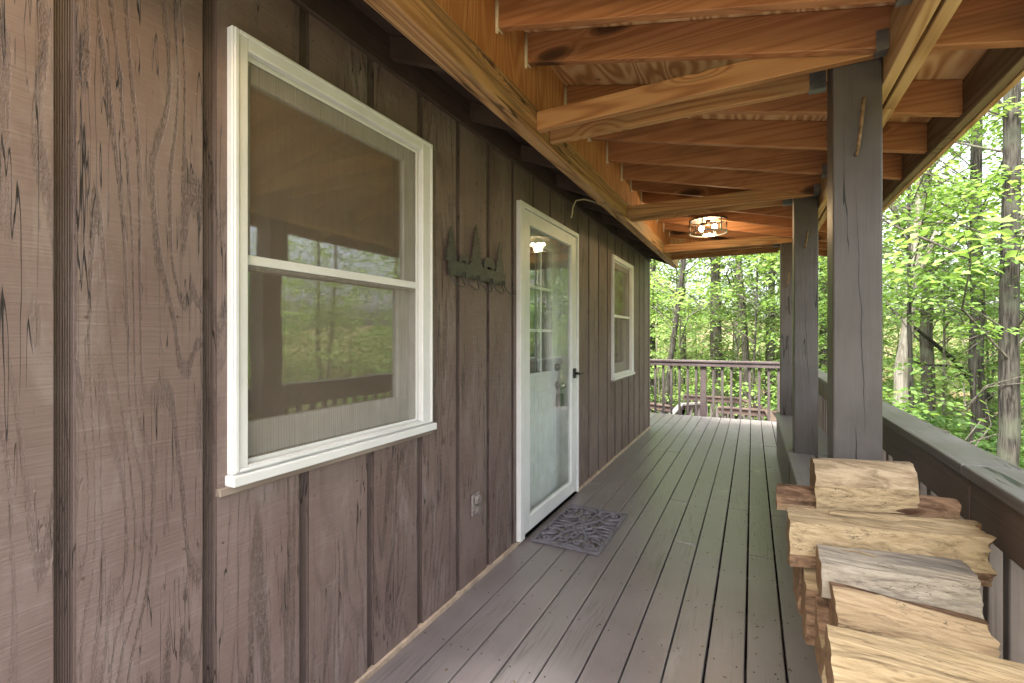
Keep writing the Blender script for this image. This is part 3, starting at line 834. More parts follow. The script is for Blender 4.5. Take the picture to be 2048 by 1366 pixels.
# ------------------------------------------------------------------ posts
BZ = 0.478
PX0, PX1 = 0.262, 0.408
def post(y0, label, sp, cracks=()):
    p = empty('porch_post', (0.335, y0 + 0.075, BZ), label, 'porch post', 'square posts holding up the porch roof')
    b = MB(); b.box(PX0, PX1, y0, y0 + 0.15, 0.02, 2.385)
    b.build('post_shaft', M['post'], p, 0.006, 2)
    for (cx0, za, zb_, sd_) in cracks:
        c = MB(); vs = []
        for i in range(31):
            f = i / 30
            z = zb_ + (za - zb_) * f
            xx = cx0 + 0.045 * (1 - f) * -0.6 + 0.006 * mnoise.noise(Vector((z * 9, sd_, 0))) + 0.003 * mnoise.noise(Vector((z * 40, sd_, 0)))
            w = 0.0020 * math.sin(math.pi * min(1, f * 0.98 + .02)) * (0.6 + 0.6 * abs(mnoise.noise(Vector((z * 14, sd_, 4))))) + 0.0002
            vs += [(xx - w, y0 - 0.0008, z), (xx + w, y0 - 0.0008, z)]
        c.add(vs, [(2 * i, 2 * i + 1, 2 * i + 3, 2 * i + 2) for i in range(30)])
        c.build('crack', M['black'], p)
    x, z, L = sp
    s = MB()
    pts = [(x, y0 + 0.004, z), (x + 0.002, y0 - 0.012, z + 0.002), (x + 0.004, y0 - 0.024, z + 0.02), (x + 0.010, y0 - 0.036, z + L * 0.5), (x + 0.016, y0 - 0.046, z + L)]
    s.tube(pts, 0.0055, 8)
    for k in range(26):
        f = 0.12 + 0.85 * k / 26
        c = Vector(pts[2]).lerp(Vector(pts[4]), f)
        s.disc(c, (0.06, -0.12, 1), 0.0064, 0.002, 8)
    s.build('spike', M['rust'], p)
    return p
post(2.052, 'near square grey brown post with long crack and rusty threaded spike', (0.330, 1.955, 0.185), ((0.358, 0.96, 1.82, 2.0), (0.352, 0.60, 0.98, 7.0)))
post(3.850, 'middle square post standing on the bench, small spike near its top', (0.327, 1.93, 0.12), ((0.352, 0.85, 1.62, 5.0),))
post(5.640, 'farthest square post at the end of the porch roof', (0.322, 1.83, 0.14))

# ------------------------------------------------------------------ deck
DK_END = 8.18
deck = empty('deck', (-0.5, 4.0, 0), 'grey brown painted deck of long boards along the cabin wall', 'deck')
deck['kind'] = 'structure'
def deck_boards():
    b = MB()
    rs = random.Random(3)
    BUTT = {4: [0.9], 5: [3.107, -0.4], 6: [3.883], 7: [1.6], 8: [3.107, 5.9], 9: [3.885, 0.2], 10: [3.48, 6.4], 11: [5.2], 12: [2.9], 3: [5.6], 2: [4.9], 1: [6.1]}
    BUTT = {5: [3.883], 6: [3.107], 8: [3.886], 9: [3.108], 10: [3.88, 6.3], 11: [3.48], 3: [5.5], 4: [0.6], 7: [1.3], 12: [2.0]}
    nails = []
    for k in range(-1, 14):
        xa = -1.159 + 0.142 * (k - 1) if k > 0 else -1.159 + 0.142 * (k - 1)
        x0, x1 = xa + 0.0028, xa + 0.142 - 0.0028
        if k >= 7: x1 -= 0.003
        if x1 < XW + 0.01:
            y_lo = WALL_END + 0.03
            segs = [(y_lo, DK_END)]
        else:
            x0 = max(x0, XW + 0.0005) if k <= 1 and k > -1 else x0
            cuts = [-2.2] + sorted(BUTT.get(k, [])) + [DK_END + rs.uniform(-0.01, 0.01)]
            segs = list(zip(cuts, cuts[1:]))
        for a, c in segs:
            dz = rs.uniform(-0.0025, 0.0)
            b.box(x0, x1, a + 0.002, c - 0.002, -0.032, dz)
            yy = math.ceil(a / 0.406) * 0.406
            while yy < c:
                for xx in (x0 + 0.025, x1 - 0.025):
                    nails.append((xx + rs.uniform(-.006, .006), yy + rs.uniform(-.01, .01), dz))
                yy += 0.406
    for k in range(-12, -1):           # boards that run on past the cabin's corner
        xa = -1.159 + 0.142 * (k - 1)
        b.box(xa + 0.003, xa + 0.139, WALL_END + 0.03, DK_END, -0.032, -0.001)
    o = b.build('deck_boards', M['deck'], deck, 0.004, 2)
    nb = MB()
    for x, y, z in nails:
        nb.disc((x, y, z + 0.0005), (0, 0, 1), 0.0032, 0.0016, 8)
    nb.build('nail_heads', M['black'], deck)['kind'] = 'stuff'
    u = MB()
    for y in np.arange(-2.0, DK_END, 0.406):
        u.box(XW, 0.62, y - 0.019, y + 0.019, -0.22, -0.034)
    u.box(XW - 2.0, 0.62, DK_END - 0.12, DK_END - 0.08, -0.25, -0.034)
    u.box(0.60, 0.64, -2.2, DK_END, -0.25, -0.034)
    u.box(XW - 0.3, 0.6, -2.2, DK_END - 0.2, -0.32, -0.30)  # dark sheet below the joists, standing for the shade in the board gaps
    u.build('deck_joists_and_shade_sheet', M['deckdark'], deck)
    p = MB()
    for y in (0.5, 2.9, 5.3, DK_END - 0.2):
        p.box(0.50, 0.59, y, y + 0.09, -3.0, -0.225)
    p.build('deck_legs', M['baluster'], deck)
deck_boards()

# ------------------------------------------------------------------ bench
bench = empty('bench', (0.40, 3.5, 0), 'long low plank bench built along the porch railing', 'bench')
for ya, yb in ((-1.2, 3.845), (3.875, 5.85)):
    for xa, xb in ((0.222, 0.385), (0.392, 0.548)):
        b = MB()
        y0 = ya
        if xa < 0.3:
            cut = [(ya, yb)]
        b.box(xa, xb, ya, yb, BZ - 0.036, BZ)
        b.build('seat_plank', M['bench'], bench, 0.004, 2)
for ya, yb in ((-1.2, 3.845), (3.875, 5.85)):
    b = MB(); b.box(0.234, 0.262, ya + 0.01, yb - 0.01, 0.004, BZ - 0.0365)
    b.build('front_board', M['rail'], bench, 0.003)

# ------------------------------------------------------------------ railings
CZ = 0.917
side_rail = empty('railing', (0.62, 4.0, 0), 'long dark brown porch railing with wide greyed cap beside the bench', 'railing')
for ya, yb in ((-1.4, 1.86), (1.864, 5.1), (5.104, DK_END + 0.06)):
    b = MB(); b.box(0.557, 0.700, ya, yb, CZ - 0.034, CZ)
    b.build('rail_cap', M['railcap'], side_rail, 0.005, 2)
    b = MB(); b.box(0.577, 0.613, ya, yb, CZ - 0.180, CZ - 0.0345)
    b.build('top_rail', M['rail'], side_rail, 0.004)
y = -1.3
while y < DK_END:
    b = MB(); b.box(0.6135, 0.6515, y, y + 0.038, -0.15 + random.uniform(-.01, .01), CZ - 0.036)
    b.build('baluster', M['baluster'], side_rail, 0.003)
    y += 0.126
end_rail = empty('railing', (-0.8, DK_END, 0), 'straight mauve brown railing across the far end of the deck', 'railing')
b = MB(); b.box(-3.0, 0.556, DK_END - 0.03, DK_END + 0.10, CZ - 0.034, CZ)
b.build('rail_cap', M['railx'], end_rail, 0.004)
b = MB(); b.box(-3.0, 0.556, DK_END - 0.012, DK_END + 0.024, CZ - 0.10, CZ - 0.0345)
b.build('top_rail', M['railx'], end_rail, 0.003)
x = -2.95
while x < 0.5:
    if abs(x + 0.72) > 0.075:
        b = MB(); b.box(x, x + 0.036, DK_END + 0.025, DK_END + 0.061, -0.2, CZ - 0.036)
        b.build('baluster', M['darkbal'], end_rail, 0.003)
    x += 0.1315
b = MB(); b.box(-0.765, -0.675, DK_END + 0.025, DK_END + 0.115, -0.25, CZ - 0.036)
b.build('rail_post', M['railx'], end_rail, 0.004)

# stairs and landings below the far end of the deck
def low_rail(pts, label, drop=0.75, sp=0.13, wide=0.035, capm='eave', th=0.035):
    r = empty('stair_railing', pts[0], label, 'stair railing', 'railings of the lower stairs')
    for p, q in zip(pts, pts[1:]):
        p, q = Vector(p), Vector(q)
        b = MB(); b.beam(p, q, 0.12, th); b.build('rail_cap', M[capm], r, 0.004)
        b = MB(); b.beam(p - Vector((0, 0, 0.075)), q - Vector((0, 0, 0.075)), 0.036, 0.11); b.build('top_rail', M['eave'], r)
        n = max(2, int((q - p).length / sp))
        for k in range(n + 1):
            c = p.lerp(q, k / n)
            b = MB(); b.box(c.x - wide / 2, c.x + wide / 2, c.y + 0.02, c.y + 0.055, c.z - drop, c.z - 0.02)
            b.build('baluster', M['darkbal'], r)
    return r
low_rail([(-1.62, 13.0, -0.24), (-0.30, 13.2, -0.27), (0.55, 12.6, -0.50)], 'dark far stair railing stepping down through the woods')
low_rail([(-0.66, 11.0, -0.22), (0.28, 11.0, -0.23), (0.33, 9.0, -0.16)], 'dark landing railing just below the end of the deck')
low_rail([(-2.7, 11.4, -0.26), (-1.66, 11.4, -0.33)], 'dark low railing beside the cabin corner')
low_rail([(-1.66, 10.9, -0.50), (-1.50, 11.6, -0.30), (-1.02, 12.0, -0.28)], 'stair wall of wide boards under a grey handrail', sp=0.16, wide=0.14, capm='railcap', th=0.05)
b = MB(); b.box(-3.0, 0.6, DK_END + 0.12, 13.3, -1.15, -1.05)
for y in (9.5, 13.1):
    for x in (-2.9, -1.0, 0.4): b.box(x, x + 0.1, y, y + 0.1, -3.2, -1.151)
tag(b.build('stair_landing', M['deck'], base=(-1.2, 10.7, -1.1)), 'low timber landing below the end railing', 'landing')

# ------------------------------------------------------------------ firewood
def log(name_label, x0, x1, sec, mats, seed, ends=(0.005, 0.006), slope=0.0, skew=0.0, rough=0.0035, taper=1.0):
    """sec: list of (y, z, material index of the edge that starts here); the log runs along X"""
    rs = random.Random(seed)
    per = []
    for i, (y, z, m) in enumerate(sec):
        y2, z2, _ = sec[(i + 1) % len(sec)]
        L = math.hypot(y2 - y, z2 - z)
        k = max(2, int(L / 0.007))
        for t in range(k):
            per.append((y + (y2 - y) * t / k, z + (z2 - z) * t / k, m))
    n = len(per)
    cy, cz = sum(p[0] for p in per) / n, sum(p[1] for p in per) / n
    NS = 44
    b = MB()
    vs = []
    for s in range(NS + 1):
        f = s / NS
        tp = 1.0 + (taper - 1.0) * f
        for j, (y, z, m) in enumerate(per):
            x = x0 + (x1 - x0) * f
            jag = 0.0
            if s == 0: jag = ends[0] * (mnoise.noise(Vector((y * 30, z * 30, seed))))
            if s == NS: jag = ends[1] * (mnoise.noise(Vector((y * 40, z * 40, seed + 9))) + 0.5 * mnoise.noise(Vector((y * 110, z * 110, seed))))
            a = 1.0
            q = Vector((x * 7, y * 22, z * 22 + seed * 3.1))
            q2 = Vector((x * 11, y * 95, z * 95 + seed * 1.7))
            d = rough * (mnoise.noise(q) * 1.3 + 0.5 * mnoise.noise(q2) + 0.35 * mnoise.noise(Vector((x * 16, y * 210, z * 210))))
            dy, dz = y - cy, z - cz
            L = math.hypot(dy, dz) or 1
            vs.append((x + jag, cy + dy * tp + dy / L * d + skew * (f - .5), cz + dz * tp + dz / L * d + slope * (f - .5)))
    for s in range(NS):
        for j in range(n):
            a = s * n + j; c = s * n + (j + 1) % n
            b.add([], [])
            b.f.append((a, a + n, c + n, c)); b.m.append(per[j][2]); b.sm.append(True)
    nv = len(vs)
    b.v = vs
    b.v.append((x0 + 0.003, cy - skew / 2, cz - slope / 2)); b.v.append((x1 - 0.003, cy + skew / 2, cz + slope / 2))
    for j in range(n):
        b.f.append((j, (j + 1) % n, nv)); b.m.append(2); b.sm.append(False)
        b.f.append((NS * n + (j + 1) % n, NS * n + j, nv + 1)); b.m.append(2); b.sm.append(False)
    # consistent outward normals are not needed for shading of opaque wood
    base = ((x0 + x1) / 2, cy, min(p[1] for p in per))
    o = b.build('firewood_log', mats, base=base)
    o.data.set_sharp_from_angle(angle=rad(38))
    return tag(o, name_label, 'firewood log', 'split firewood stacked on the bench')

def arc(cy, cz, r, a0, a1, k, m):
    return [(cy + r * math.cos(rad(a0 + (a1 - a0) * i / k)), cz + r * math.sin(rad(a0 + (a1 - a0) * i / k)), m) for i in range(k + 1)]
SP, BK, RD, GR, TN, EN = M['log'], M['logbark'], M['logred'], M['loggrey'], M['logtan'], M['logend']
# top half-round, bark side up, one pale split face towards us
log('short half-round log with smooth tan bark on top of the firewood stack', 0.165, 0.418,
    [(1.66, 0.795, 0), (1.655, 0.865, 1)] + arc(1.735, 0.845, 0.082, 165, 10, 9, 1)[1:] + [(1.80, 0.80, 0)], [SP, TN, EN], 1, slope=0.004, skew=0.07, rough=0.003)
log('thin bark-covered log lying crosswise under the half-round', 0.066, 0.515,
    arc(1.70, 0.806, 0.036, 200, -20, 7, 1) + [(1.735, 0.775, 0), (1.672, 0.772, 0)], [RD, BK, EN], 2, slope=-0.004, skew=0.10)
log('pale split log with a twisted knot and ragged right end', 0.090, 0.540,
    [(1.533, 0.672, 1), (1.533, 0.704, 0), (1.553, 0.786, 0), (1.64, 0.800, 0), (1.66, 0.72, 1), (1.60, 0.655, 1)], [SP, BK, EN], 3, ends=(0.004, 0.022), slope=-0.004, skew=0.12, rough=0.0045)
log('grey weathered split log below the knotted one', 0.152, 0.472,
    [(1.405, 0.650, 0), (1.425, 0.728, 0), (1.515, 0.742, 0), (1.53, 0.66, 1), (1.46, 0.632, 1)], [GR, BK, EN], 4, ends=(0.004, 0.008), slope=-0.008, skew=0.07)
log('brown split log with shaggy bark along its upper edge', 0.170, 0.452,
    [(1.270, 0.580, 0), (1.295, 0.664, 0), (1.345, 0.692, 1), (1.400, 0.682, 0), (1.42, 0.60, 0), (1.34, 0.570, 0)], [RD, BK, EN], 5, ends=(0.006, 0.012), slope=-0.024, skew=0.02, rough=0.006)
log('broad pale split log at the near end of the stack', 0.140, 0.52,
    [(1.110, 0.552, 0), (1.135, 0.665, 0), (1.215, 0.680, 0), (1.262, 0.59, 1), (1.17, 0.542, 1)], [SP, BK, EN], 6, ends=(0.004, 0.01), slope=-0.008, skew=0.05, rough=0.005)
# lower course carrying them
log('dark bark log low in the stack under the half-round', 0.12, 0.47, arc(1.70, 0.62, 0.125, 200, -20, 8, 1) + [(1.80, 0.482, 1), (1.60, 0.482, 1)], [SP, BK, EN], 7)
log('split log with yellow cut end below the knotted log', 0.125, 0.46, [(1.46, 0.482, 1), (1.445, 0.635, 0), (1.52, 0.662, 0), (1.57, 0.652, 1), (1.575, 0.482, 1)], [SP, BK, EN], 8)
log('split log with brown cut end below the shaggy log', 0.145, 0.47, [(1.29, 0.482, 0), (1.275, 0.565, 0), (1.36, 0.57, 1), (1.435, 0.63, 1), (1.445, 0.482, 1)], [SP, BK, EN], 9)
log('flat split log on the bench at the near end of the stack', 0.155, 0.50, [(1.09, 0.482, 0), (1.09, 0.54, 0), (1.20, 0.535, 1), (1.27, 0.565, 1), (1.275, 0.482, 1)], [SP, BK, EN], 10)
for (x0, y0, z0, x1, y1, z1, w) in ((0.20, 1.478, 0.740, 0.30, 1.482, 0.734, 0.004), (0.34, 1.60, 0.804, 0.46, 1.63, 0.798, 0.006), (0.22, 1.345, 0.694, 0.31, 1.352, 0.690, 0.006), (0.16, 1.19, 0.680, 0.34, 1.20, 0.674, 0.005)):
    b = MB(); b.tube([(x0, y0, z0), ((x0 + x1) / 2, (y0 + y1) / 2, (z0 + z1) / 2 + 0.006), (x1, y1, z1)], [0.001, w, 0.0012], 5, flat=0.5, smooth=False)
    tag(b.build('wood_splinter', M['log'], base=((x0 + x1) / 2, y0, z0)), 'fine torn splinter still clinging to the split firewood', 'wood splinter', 'splinters on the firewood')
# loose sliver on the knotted log
b = MB(); b.beam((0.19, 1.56, 0.809), (0.35, 1.58, 0.811), 0.012, 0.005); 
tag(b.build('wood_splinter', M['log'], base=(0.27, 1.57, 0.826)), 'thin pale splinter lying on the knotted split log', 'wood splinter')

# ------------------------------------------------------------------ coat rack on the wall
def coat_rack():
    X0 = XW + 0.014
    r = empty('coat_rack', (XW, 2.1, 1.60), 'dark metal coat rack with pine tree cutouts and five wire hooks', 'coat rack')
    ya, yb = 1.825, 2.405
    b = MB(); b.box(X0, X0 + 0.003, ya, yb, 1.602, 1.672)
    b.build('back_bar', M['rack'], r)
    def plate(pts, name):
        n = len(pts)
        b = MB()
        vs = [(X0 + 0.0005, y, z) for y, z in pts] + [(X0 + 0.0035, y, z) for y, z in pts]
        b.add(vs, [tuple(range(n)), tuple(reversed(range(n, 2 * n)))] + [(i, i + n, (i + 1) % n + n, (i + 1) % n) for i in range(n)])
        return b.build(name, M['rack'], r)
    def pine(yc, z0, z1, w, seed):
        rs = random.Random(seed)
        L = []
        R = []
        n = 9
        for k in range(n):
            f = k / n
            z = z1 - (z1 - z0) * (f + 0.06)
            wd = w * (0.10 + 0.90 * (f + 0.1)) * rs.uniform(0.85, 1.1)
            R += [(yc + wd, z - 0.012), (yc + wd * 0.55, z - 0.007)]
            L += [(yc - wd * rs.uniform(.9, 1.1), z - 0.012), (yc - wd * 0.55, z - 0.007)]
        pts = [(yc, z1)] + R + [(yc + 0.012, z0 - 0.002), (yc - 0.012, z0 - 0.002)] + L[::-1]
        plate(pts, 'pine_cutout')
    pine(1.850, 1.668, 1.838, 0.066, 1)
    pine(2.080, 1.668, 1.893, 0.074, 2)
    pine(2.335, 1.668, 1.850, 0.060, 3)
    plate([(1.915, 1.668), (1.925, 1.70), (1.945, 1.712), (1.968, 1.716), (1.985, 1.704), (2.005, 1.700), (2.012, 1.690), (2.000, 1.685), (1.995, 1.668), (1.982, 1.668), (1.978, 1.684), (1.945, 1.682), (1.940, 1.668)], 'animal_cutout')
    plate([(2.160, 1.668), (2.160, 1.705), (2.172, 1.728), (2.195, 1.738), (2.232, 1.738), (2.255, 1.728), (2.268, 1.706), (2.284, 1.700), (2.288, 1.692), (2.272, 1.688), (2.262, 1.668), (2.248, 1.668), (2.246, 1.686), (2.19, 1.686), (2.185, 1.668)], 'animal_cutout')
    for k in range(5):
        y = ya + 0.012 + k * 0.137
        h = MB()
        pts = [(X0 + 0.004, y, 1.628), (X0 + 0.006, y, 1.605)]
        for q in range(9):
            a = math.pi * q / 8
            pts.append((X0 + 0.008 + 0.030 * math.sin(a), y + 0.052 - 0.052 * math.cos(a), 1.592 - 0.048 * math.sin(a)))
        pts += [(X0 + 0.012, y + 0.105, 1.615)]
        h.tube(pts, 0.0032, 6)
        h.ball((X0 + 0.012, y + 0.105, 1.617), 0.006, 8)
        h.build('hook', M['rack'], r)
coat_rack()

# outlet
o_ = empty('outlet', (XW, 2.09, 0.42), 'small brown overpainted double outlet low on the siding', 'electrical outlet')
b = MB(); b.box(XW, XW + 0.014, 2.050, 2.125, 0.360, 0.475)
b.build('cover_plate', M['outlet'], o_, 0.004)
for z in (0.390, 0.445):
    b = MB(); b.box(XW + 0.014, XW + 0.026, 2.066, 2.112, z - 0.022, z + 0.022); b.disc((XW + 0.027, 2.089, z), (1, 0, 0), 0.021, 0.010, 16)
    b.build('receptacle', M['outlet'], o_, 0.002)

# door mat
def door_mat():
    Y0, Y1, X0, X1 = 2.668, 3.378, -1.250, -0.808
    cx_, cy_ = (X0 + X1) / 2, (Y0 + Y1) / 2
    r = empty('door_mat', (cx_, cy_, 0), 'grey rubber scrollwork door mat in front of the storm door', 'door mat', rz=0.0)
    b = MB()
    for (a, c, d, e) in ((X0, X1, Y0, Y0 + 0.022), (X0, X1, Y1 - 0.022, Y1), (X0, X0 + 0.022, Y0 + 0.022, Y1 - 0.022), (X1 - 0.022, X1, Y0 + 0.022, Y1 - 0.022)):
        b.box(a, c, d, e, 0.001, 0.015)
    b.build('border', M['mat'], r, 0.003)
    s = MB()
    hw, hh = (X1 - X0) / 2 - 0.016, (Y1 - Y0) / 2 - 0.016
    def strip(pts, w, z=0.0085):
        P = []
        for u, v in pts: P.append((cx_ + u * hw, cy_ + v * hh, z))
        s.tube(P, [a * 1.12 for a in w] if hasattr(w, '__len__') else w * 1.12, 7, flat=0.95)
    def spiral(u, v, r0, turns, a0, sgn, w=0.0085, tail=None):
        pts = []
        N = int(14 * turns)
        for i in range(N + 1):
            f = i / N
            rr = r0 * (0.14 + 0.86 * f)
            a = a0 + sgn * (f - 1) * turns * 2 * math.pi
            pts.append((u + rr * math.cos(a), v + rr * math.sin(a) * hw / hh))
        if tail: pts += tail
        strip(pts, [w * (0.6 + 0.6 * i / len(pts)) for i in range(len(pts))], 0.0085 + random.uniform(-.0008, .0008))
    for su in (1, -1):
        for sv in (1, -1):
            def T(L): return [(su * a, sv * c) for a, c in L]
            def ang(a):
                a = rad(a)
                return math.atan2(sv * math.sin(a), su * math.cos(a))
            sg = su * sv
            spiral(su * .68, sv * .80, .20, 1.4, ang(200), sg, tail=T([(.44, .68), (.36, .55), (.42, .42), (.60, .34), (.80, .32), (.97, .40)]))
            spiral(su * .74, sv * .48, .17, 1.3, ang(90), -sg, tail=T([(.90, .62), (.97, .72)]))
            spiral(su * .26, sv * .76, .15, 1.2, ang(-60), sg, tail=T([(.44, .56), (.30, .36), (.05, .12), (-.2, -.10)]))
            strip(T([(0.0, .97), (.16, .90), (.30, .93), (.52, .98), (.80, .96), (.96, .86), (.98, .70)]), 0.0085)
            strip(T([(0.0, .62), (.10, .50), (.08, .36), (-.14, .18), (-.42, -.02), (-.62, -.10), (-.98, -.05)]), 0.008, 0.0095)
            strip(T([(.98, .22), (.70, .20), (.46, .10), (.22, -.06)]), 0.0075, 0.008)
            strip(T([(.98, .10), (.74, .06), (.50, .14), (.40, .28)]), 0.0065, 0.0085)
            strip(T([(.05, .97), (.02, .84), (.12, .72), (.10, .62), (0.0, .56)]), 0.007)
            strip(T([(.40, .30), (.18, .26), (0, .40)]), 0.0065)
    s.build('scrollwork', M['mat'], r)
door_mat()

# ceiling light
def ceiling_light(x, y, label):
    c = Vector((x, y, 0))
    zt = jz(x) - 0.002
    zb = zt - 0.135
    r = empty('ceiling_light', (c.x, c.y, zt), label, 'ceiling light')
    R = 0.172
    def hoop(z, rad_, tr):
        b = MB()
        n = 40
        b.tube([(c.x + rad_ * math.cos(2 * math.pi * i / n), c.y + rad_ * math.sin(2 * math.pi * i / n), z) for i in range(n + 1)], tr, 8, caps=False)
        return b
    hoop(zt - 0.012, R, 0.007).build('top_ring', M['bronze'], r)
    hoop(zb, R, 0.007).build('bottom_ring', M['nickel'], r)
    for k in range(6):
        a = 2 * math.pi * k / 6 + 0.3
        b = MB(); b.tube([(c.x + R * math.cos(a), c.y + R * math.sin(a), zb), (c.x + R * math.cos(a), c.y + R * math.sin(a), zt - 0.012)], 0.0055, 8)
        b.build('strut', M['bronze'], r)
    b = MB(); b.disc((c.x, c.y, zt - 0.004), (0, 0, 1), R - 0.004, 0.008, 36)
    b.build('ceiling_plate', M['outlet'], r)
    b = MB(); b.tube([(c.x, c.y, zt), (c.x, c.y, zt - 0.045)], 0.022, 12); b.tube([(c.x - 0.07, c.y - 0.015, zt - 0.045), (c.x + 0.07, c.y + 0.015, zt - 0.045)], 0.016, 10)
    b.build('socket', M['bronze'], r)
    for sx in (-1, 1):
        b = MB(); b.ball((c.x + sx * 0.062, c.y - 0.02 * sx, zt - 0.083), 0.026, 14, 0, 1.15)
        b.build('bulb', M['bulb'], r)
    b = MB(); n = 40
    b.add([(c.x + (R - 0.012) * math.cos(2 * math.pi * i / n), c.y + (R - 0.012) * math.sin(2 * math.pi * i / n), z) for z in (zb, zt - 0.014) for i in range(n)],
          [(i, (i + 1) % n, n + (i + 1) % n, n + i) for i in range(n)], 0, True)
    b.build('glass_shade', M['lampglass'], r)
    L = bpy.data.lights.new('lamp_glow', 'POINT')
    L.energy = 3.0; L.color = (1.0, 0.70, 0.38); L.shadow_soft_size = 0.05
    lo = link('lamp_glow', L, r)
    lo.location = (0, 0, -0.115)
ceiling_light(-0.39, 4.95, 'round bronze drum ceiling light with two lit bulbs at the far end of the porch')
ceiling_light(-0.62, 0.18, 'matching drum ceiling light at the near end of the porch, overhead')

# loose cable along the ledger
b = MB()
pts = []
for i in range(30):
    y = 0.9 + i * 0.1
    pts.append((-0.935 + 0.004 * math.sin(i * 1.7), y, 2.402 + 0.004 * math.sin(i * 0.9)))
for p in ((-0.912, 3.86, 2.405), (-0.905, 3.9, 2.37), (-0.905, 4.0, 2.33), (-0.912, 4.2, 2.31), (-0.912, 4.4, 2.30)): pts.append(p)
b.tube(pts, 0.0035, 6)
b.tube([(-1.02, 3.42, 2.30), (-1.06, 3.36, 2.315), (-1.11, 3.29, 2.322), (-1.15, 3.23, 2.30), (-1.165, 3.21, 2.25), (-1.17, 3.205, 2.19)], 0.005, 6)
b.tube([(-1.17, 3.205, 2.19), (-1.175, 3.20, 2.17)], 0.007, 6)
tag(b.build('loose_cable', M['cable'], base=(-0.93, 2.4, 2.40)), 'thin cream cable along the ledger with a loose dangling end', 'cable')

# scraps of leaf and grit on the boards
rs = random.Random(11)
b = MB()
for i in range(230):
    x = rs.uniform(-1.2, 0.2); y = rs.uniform(1.1, 7.5)
    if i > 150: x = 0.2 - abs(rs.gauss(0, .22)); y = rs.uniform(1.1, 2.6)
    s_ = rs.uniform(0.003, 0.011); a = rs.uniform(0, 6.28)
    d = (math.cos(a) * s_, math.sin(a) * s_); e = (-d[1] * 0.45, d[0] * 0.45)
    z = 0.0025
    b.add([(x - d[0], y - d[1], z), (x + e[0], y + e[1], z + rs.uniform(0, .004)), (x + d[0], y + d[1], z + rs.uniform(0, .005)), (x - e[0], y - e[1], z)], [(0, 1, 2, 3)])
tag(b.build('leaf_scraps', M['litter']), 'scraps of dry leaf scattered over the deck boards', 'leaf scraps', kind='stuff')

# ------------------------------------------------------------------ woods
def leaf_mesh(name, leaves, mat, tw=None, bk=None):
    """leaves: array rows (px,py,pz, dx,dy,dz, nx,ny,nz, size, kind) -> one mesh; 6-gon leaves folded along the midrib"""
    A = np.asarray(leaves, dtype=np.float64)
    P, D, Nn, S = A[:, 0:3], A[:, 3:6], A[:, 6:9], A[:, 9:10]
    D = D / np.linalg.norm(D, axis=1, keepdims=True)
    R = np.cross(D, Nn); R /= np.linalg.norm(R, axis=1, keepdims=True) + 1e-9
    U = np.cross(R, D)
    t = [P, P + (D * .38 + R * .34 + U * .07) * S, P + (D * .72 + R * .22 + U * .03) * S, P + (D * 1.0 - U * .08) * S,
         P + (D * .72 - R * .22 + U * .03) * S, P + (D * .38 - R * .34 + U * .07) * S]
    V = np.stack(t, axis=1).reshape(-1, 3)
    n = len(A)
    base = (np.arange(n) * 6)[:, None]
    F = np.concatenate([base + np.array([0, 1, 2, 3]), base + np.array([0, 3, 4, 5])], axis=1).reshape(-1, 4)
    mi = np.zeros(len(F), dtype=np.int32)
    if tw is not None:
        F = np.concatenate([F, np.array(tw.f) + len(V)], axis=0)
        mi = np.concatenate([mi, np.ones(len(tw.f), dtype=np.int32)])
        V = np.concatenate([V, np.array(tw.v)], axis=0)
    me = bpy.data.meshes.new(name)
    me.vertices.add(len(V)); me.vertices.foreach_set('co', V.ravel().astype(np.float32))
    me.loops.add(F.size); me.loops.foreach_set('vertex_index', F.ravel().astype(np.int32))
    me.polygons.add(len(F)); me.polygons.foreach_set('loop_start', np.arange(0, F.size, 4, dtype=np.int32))
    pass
    me.materials.append(mat)
    if bk is not None: me.materials.append(bk)
    me.polygons.foreach_set('material_index', mi)
    me.update(calc_edges=True)
    return me

def spray(rg, c, out, n, radius, size, leaves, droop=0.25, thick=0.12):
    """one flat, layered spray of leaves around c reaching towards 'out'"""
    for _ in range(n):
        a = rg.uniform(0, 2 * math.pi); r = radius * math.sqrt(rg.uniform(0.02, 1))
        x, y = r * math.cos(a), r * math.sin(a) * 0.75
        o = math.atan2(out[1], out[0])
        xr, yr = x * math.cos(o) - y * math.sin(o), x * math.sin(o) + y * math.cos(o)
        z = -droop * r * r / max(radius, .01) + rg.gauss(0, thick * radius)
        da = a + o + rg.uniform(-.9, .9)
        nz = (rg.gauss(0, .38), rg.gauss(0, .38), 1.0)
        leaves.append((c[0] + xr, c[1] + yr, c[2] + z, math.cos(da), math.sin(da), rg.uniform(-.65, .1), *nz, size * rg.uniform(.65, 1.25), 0))

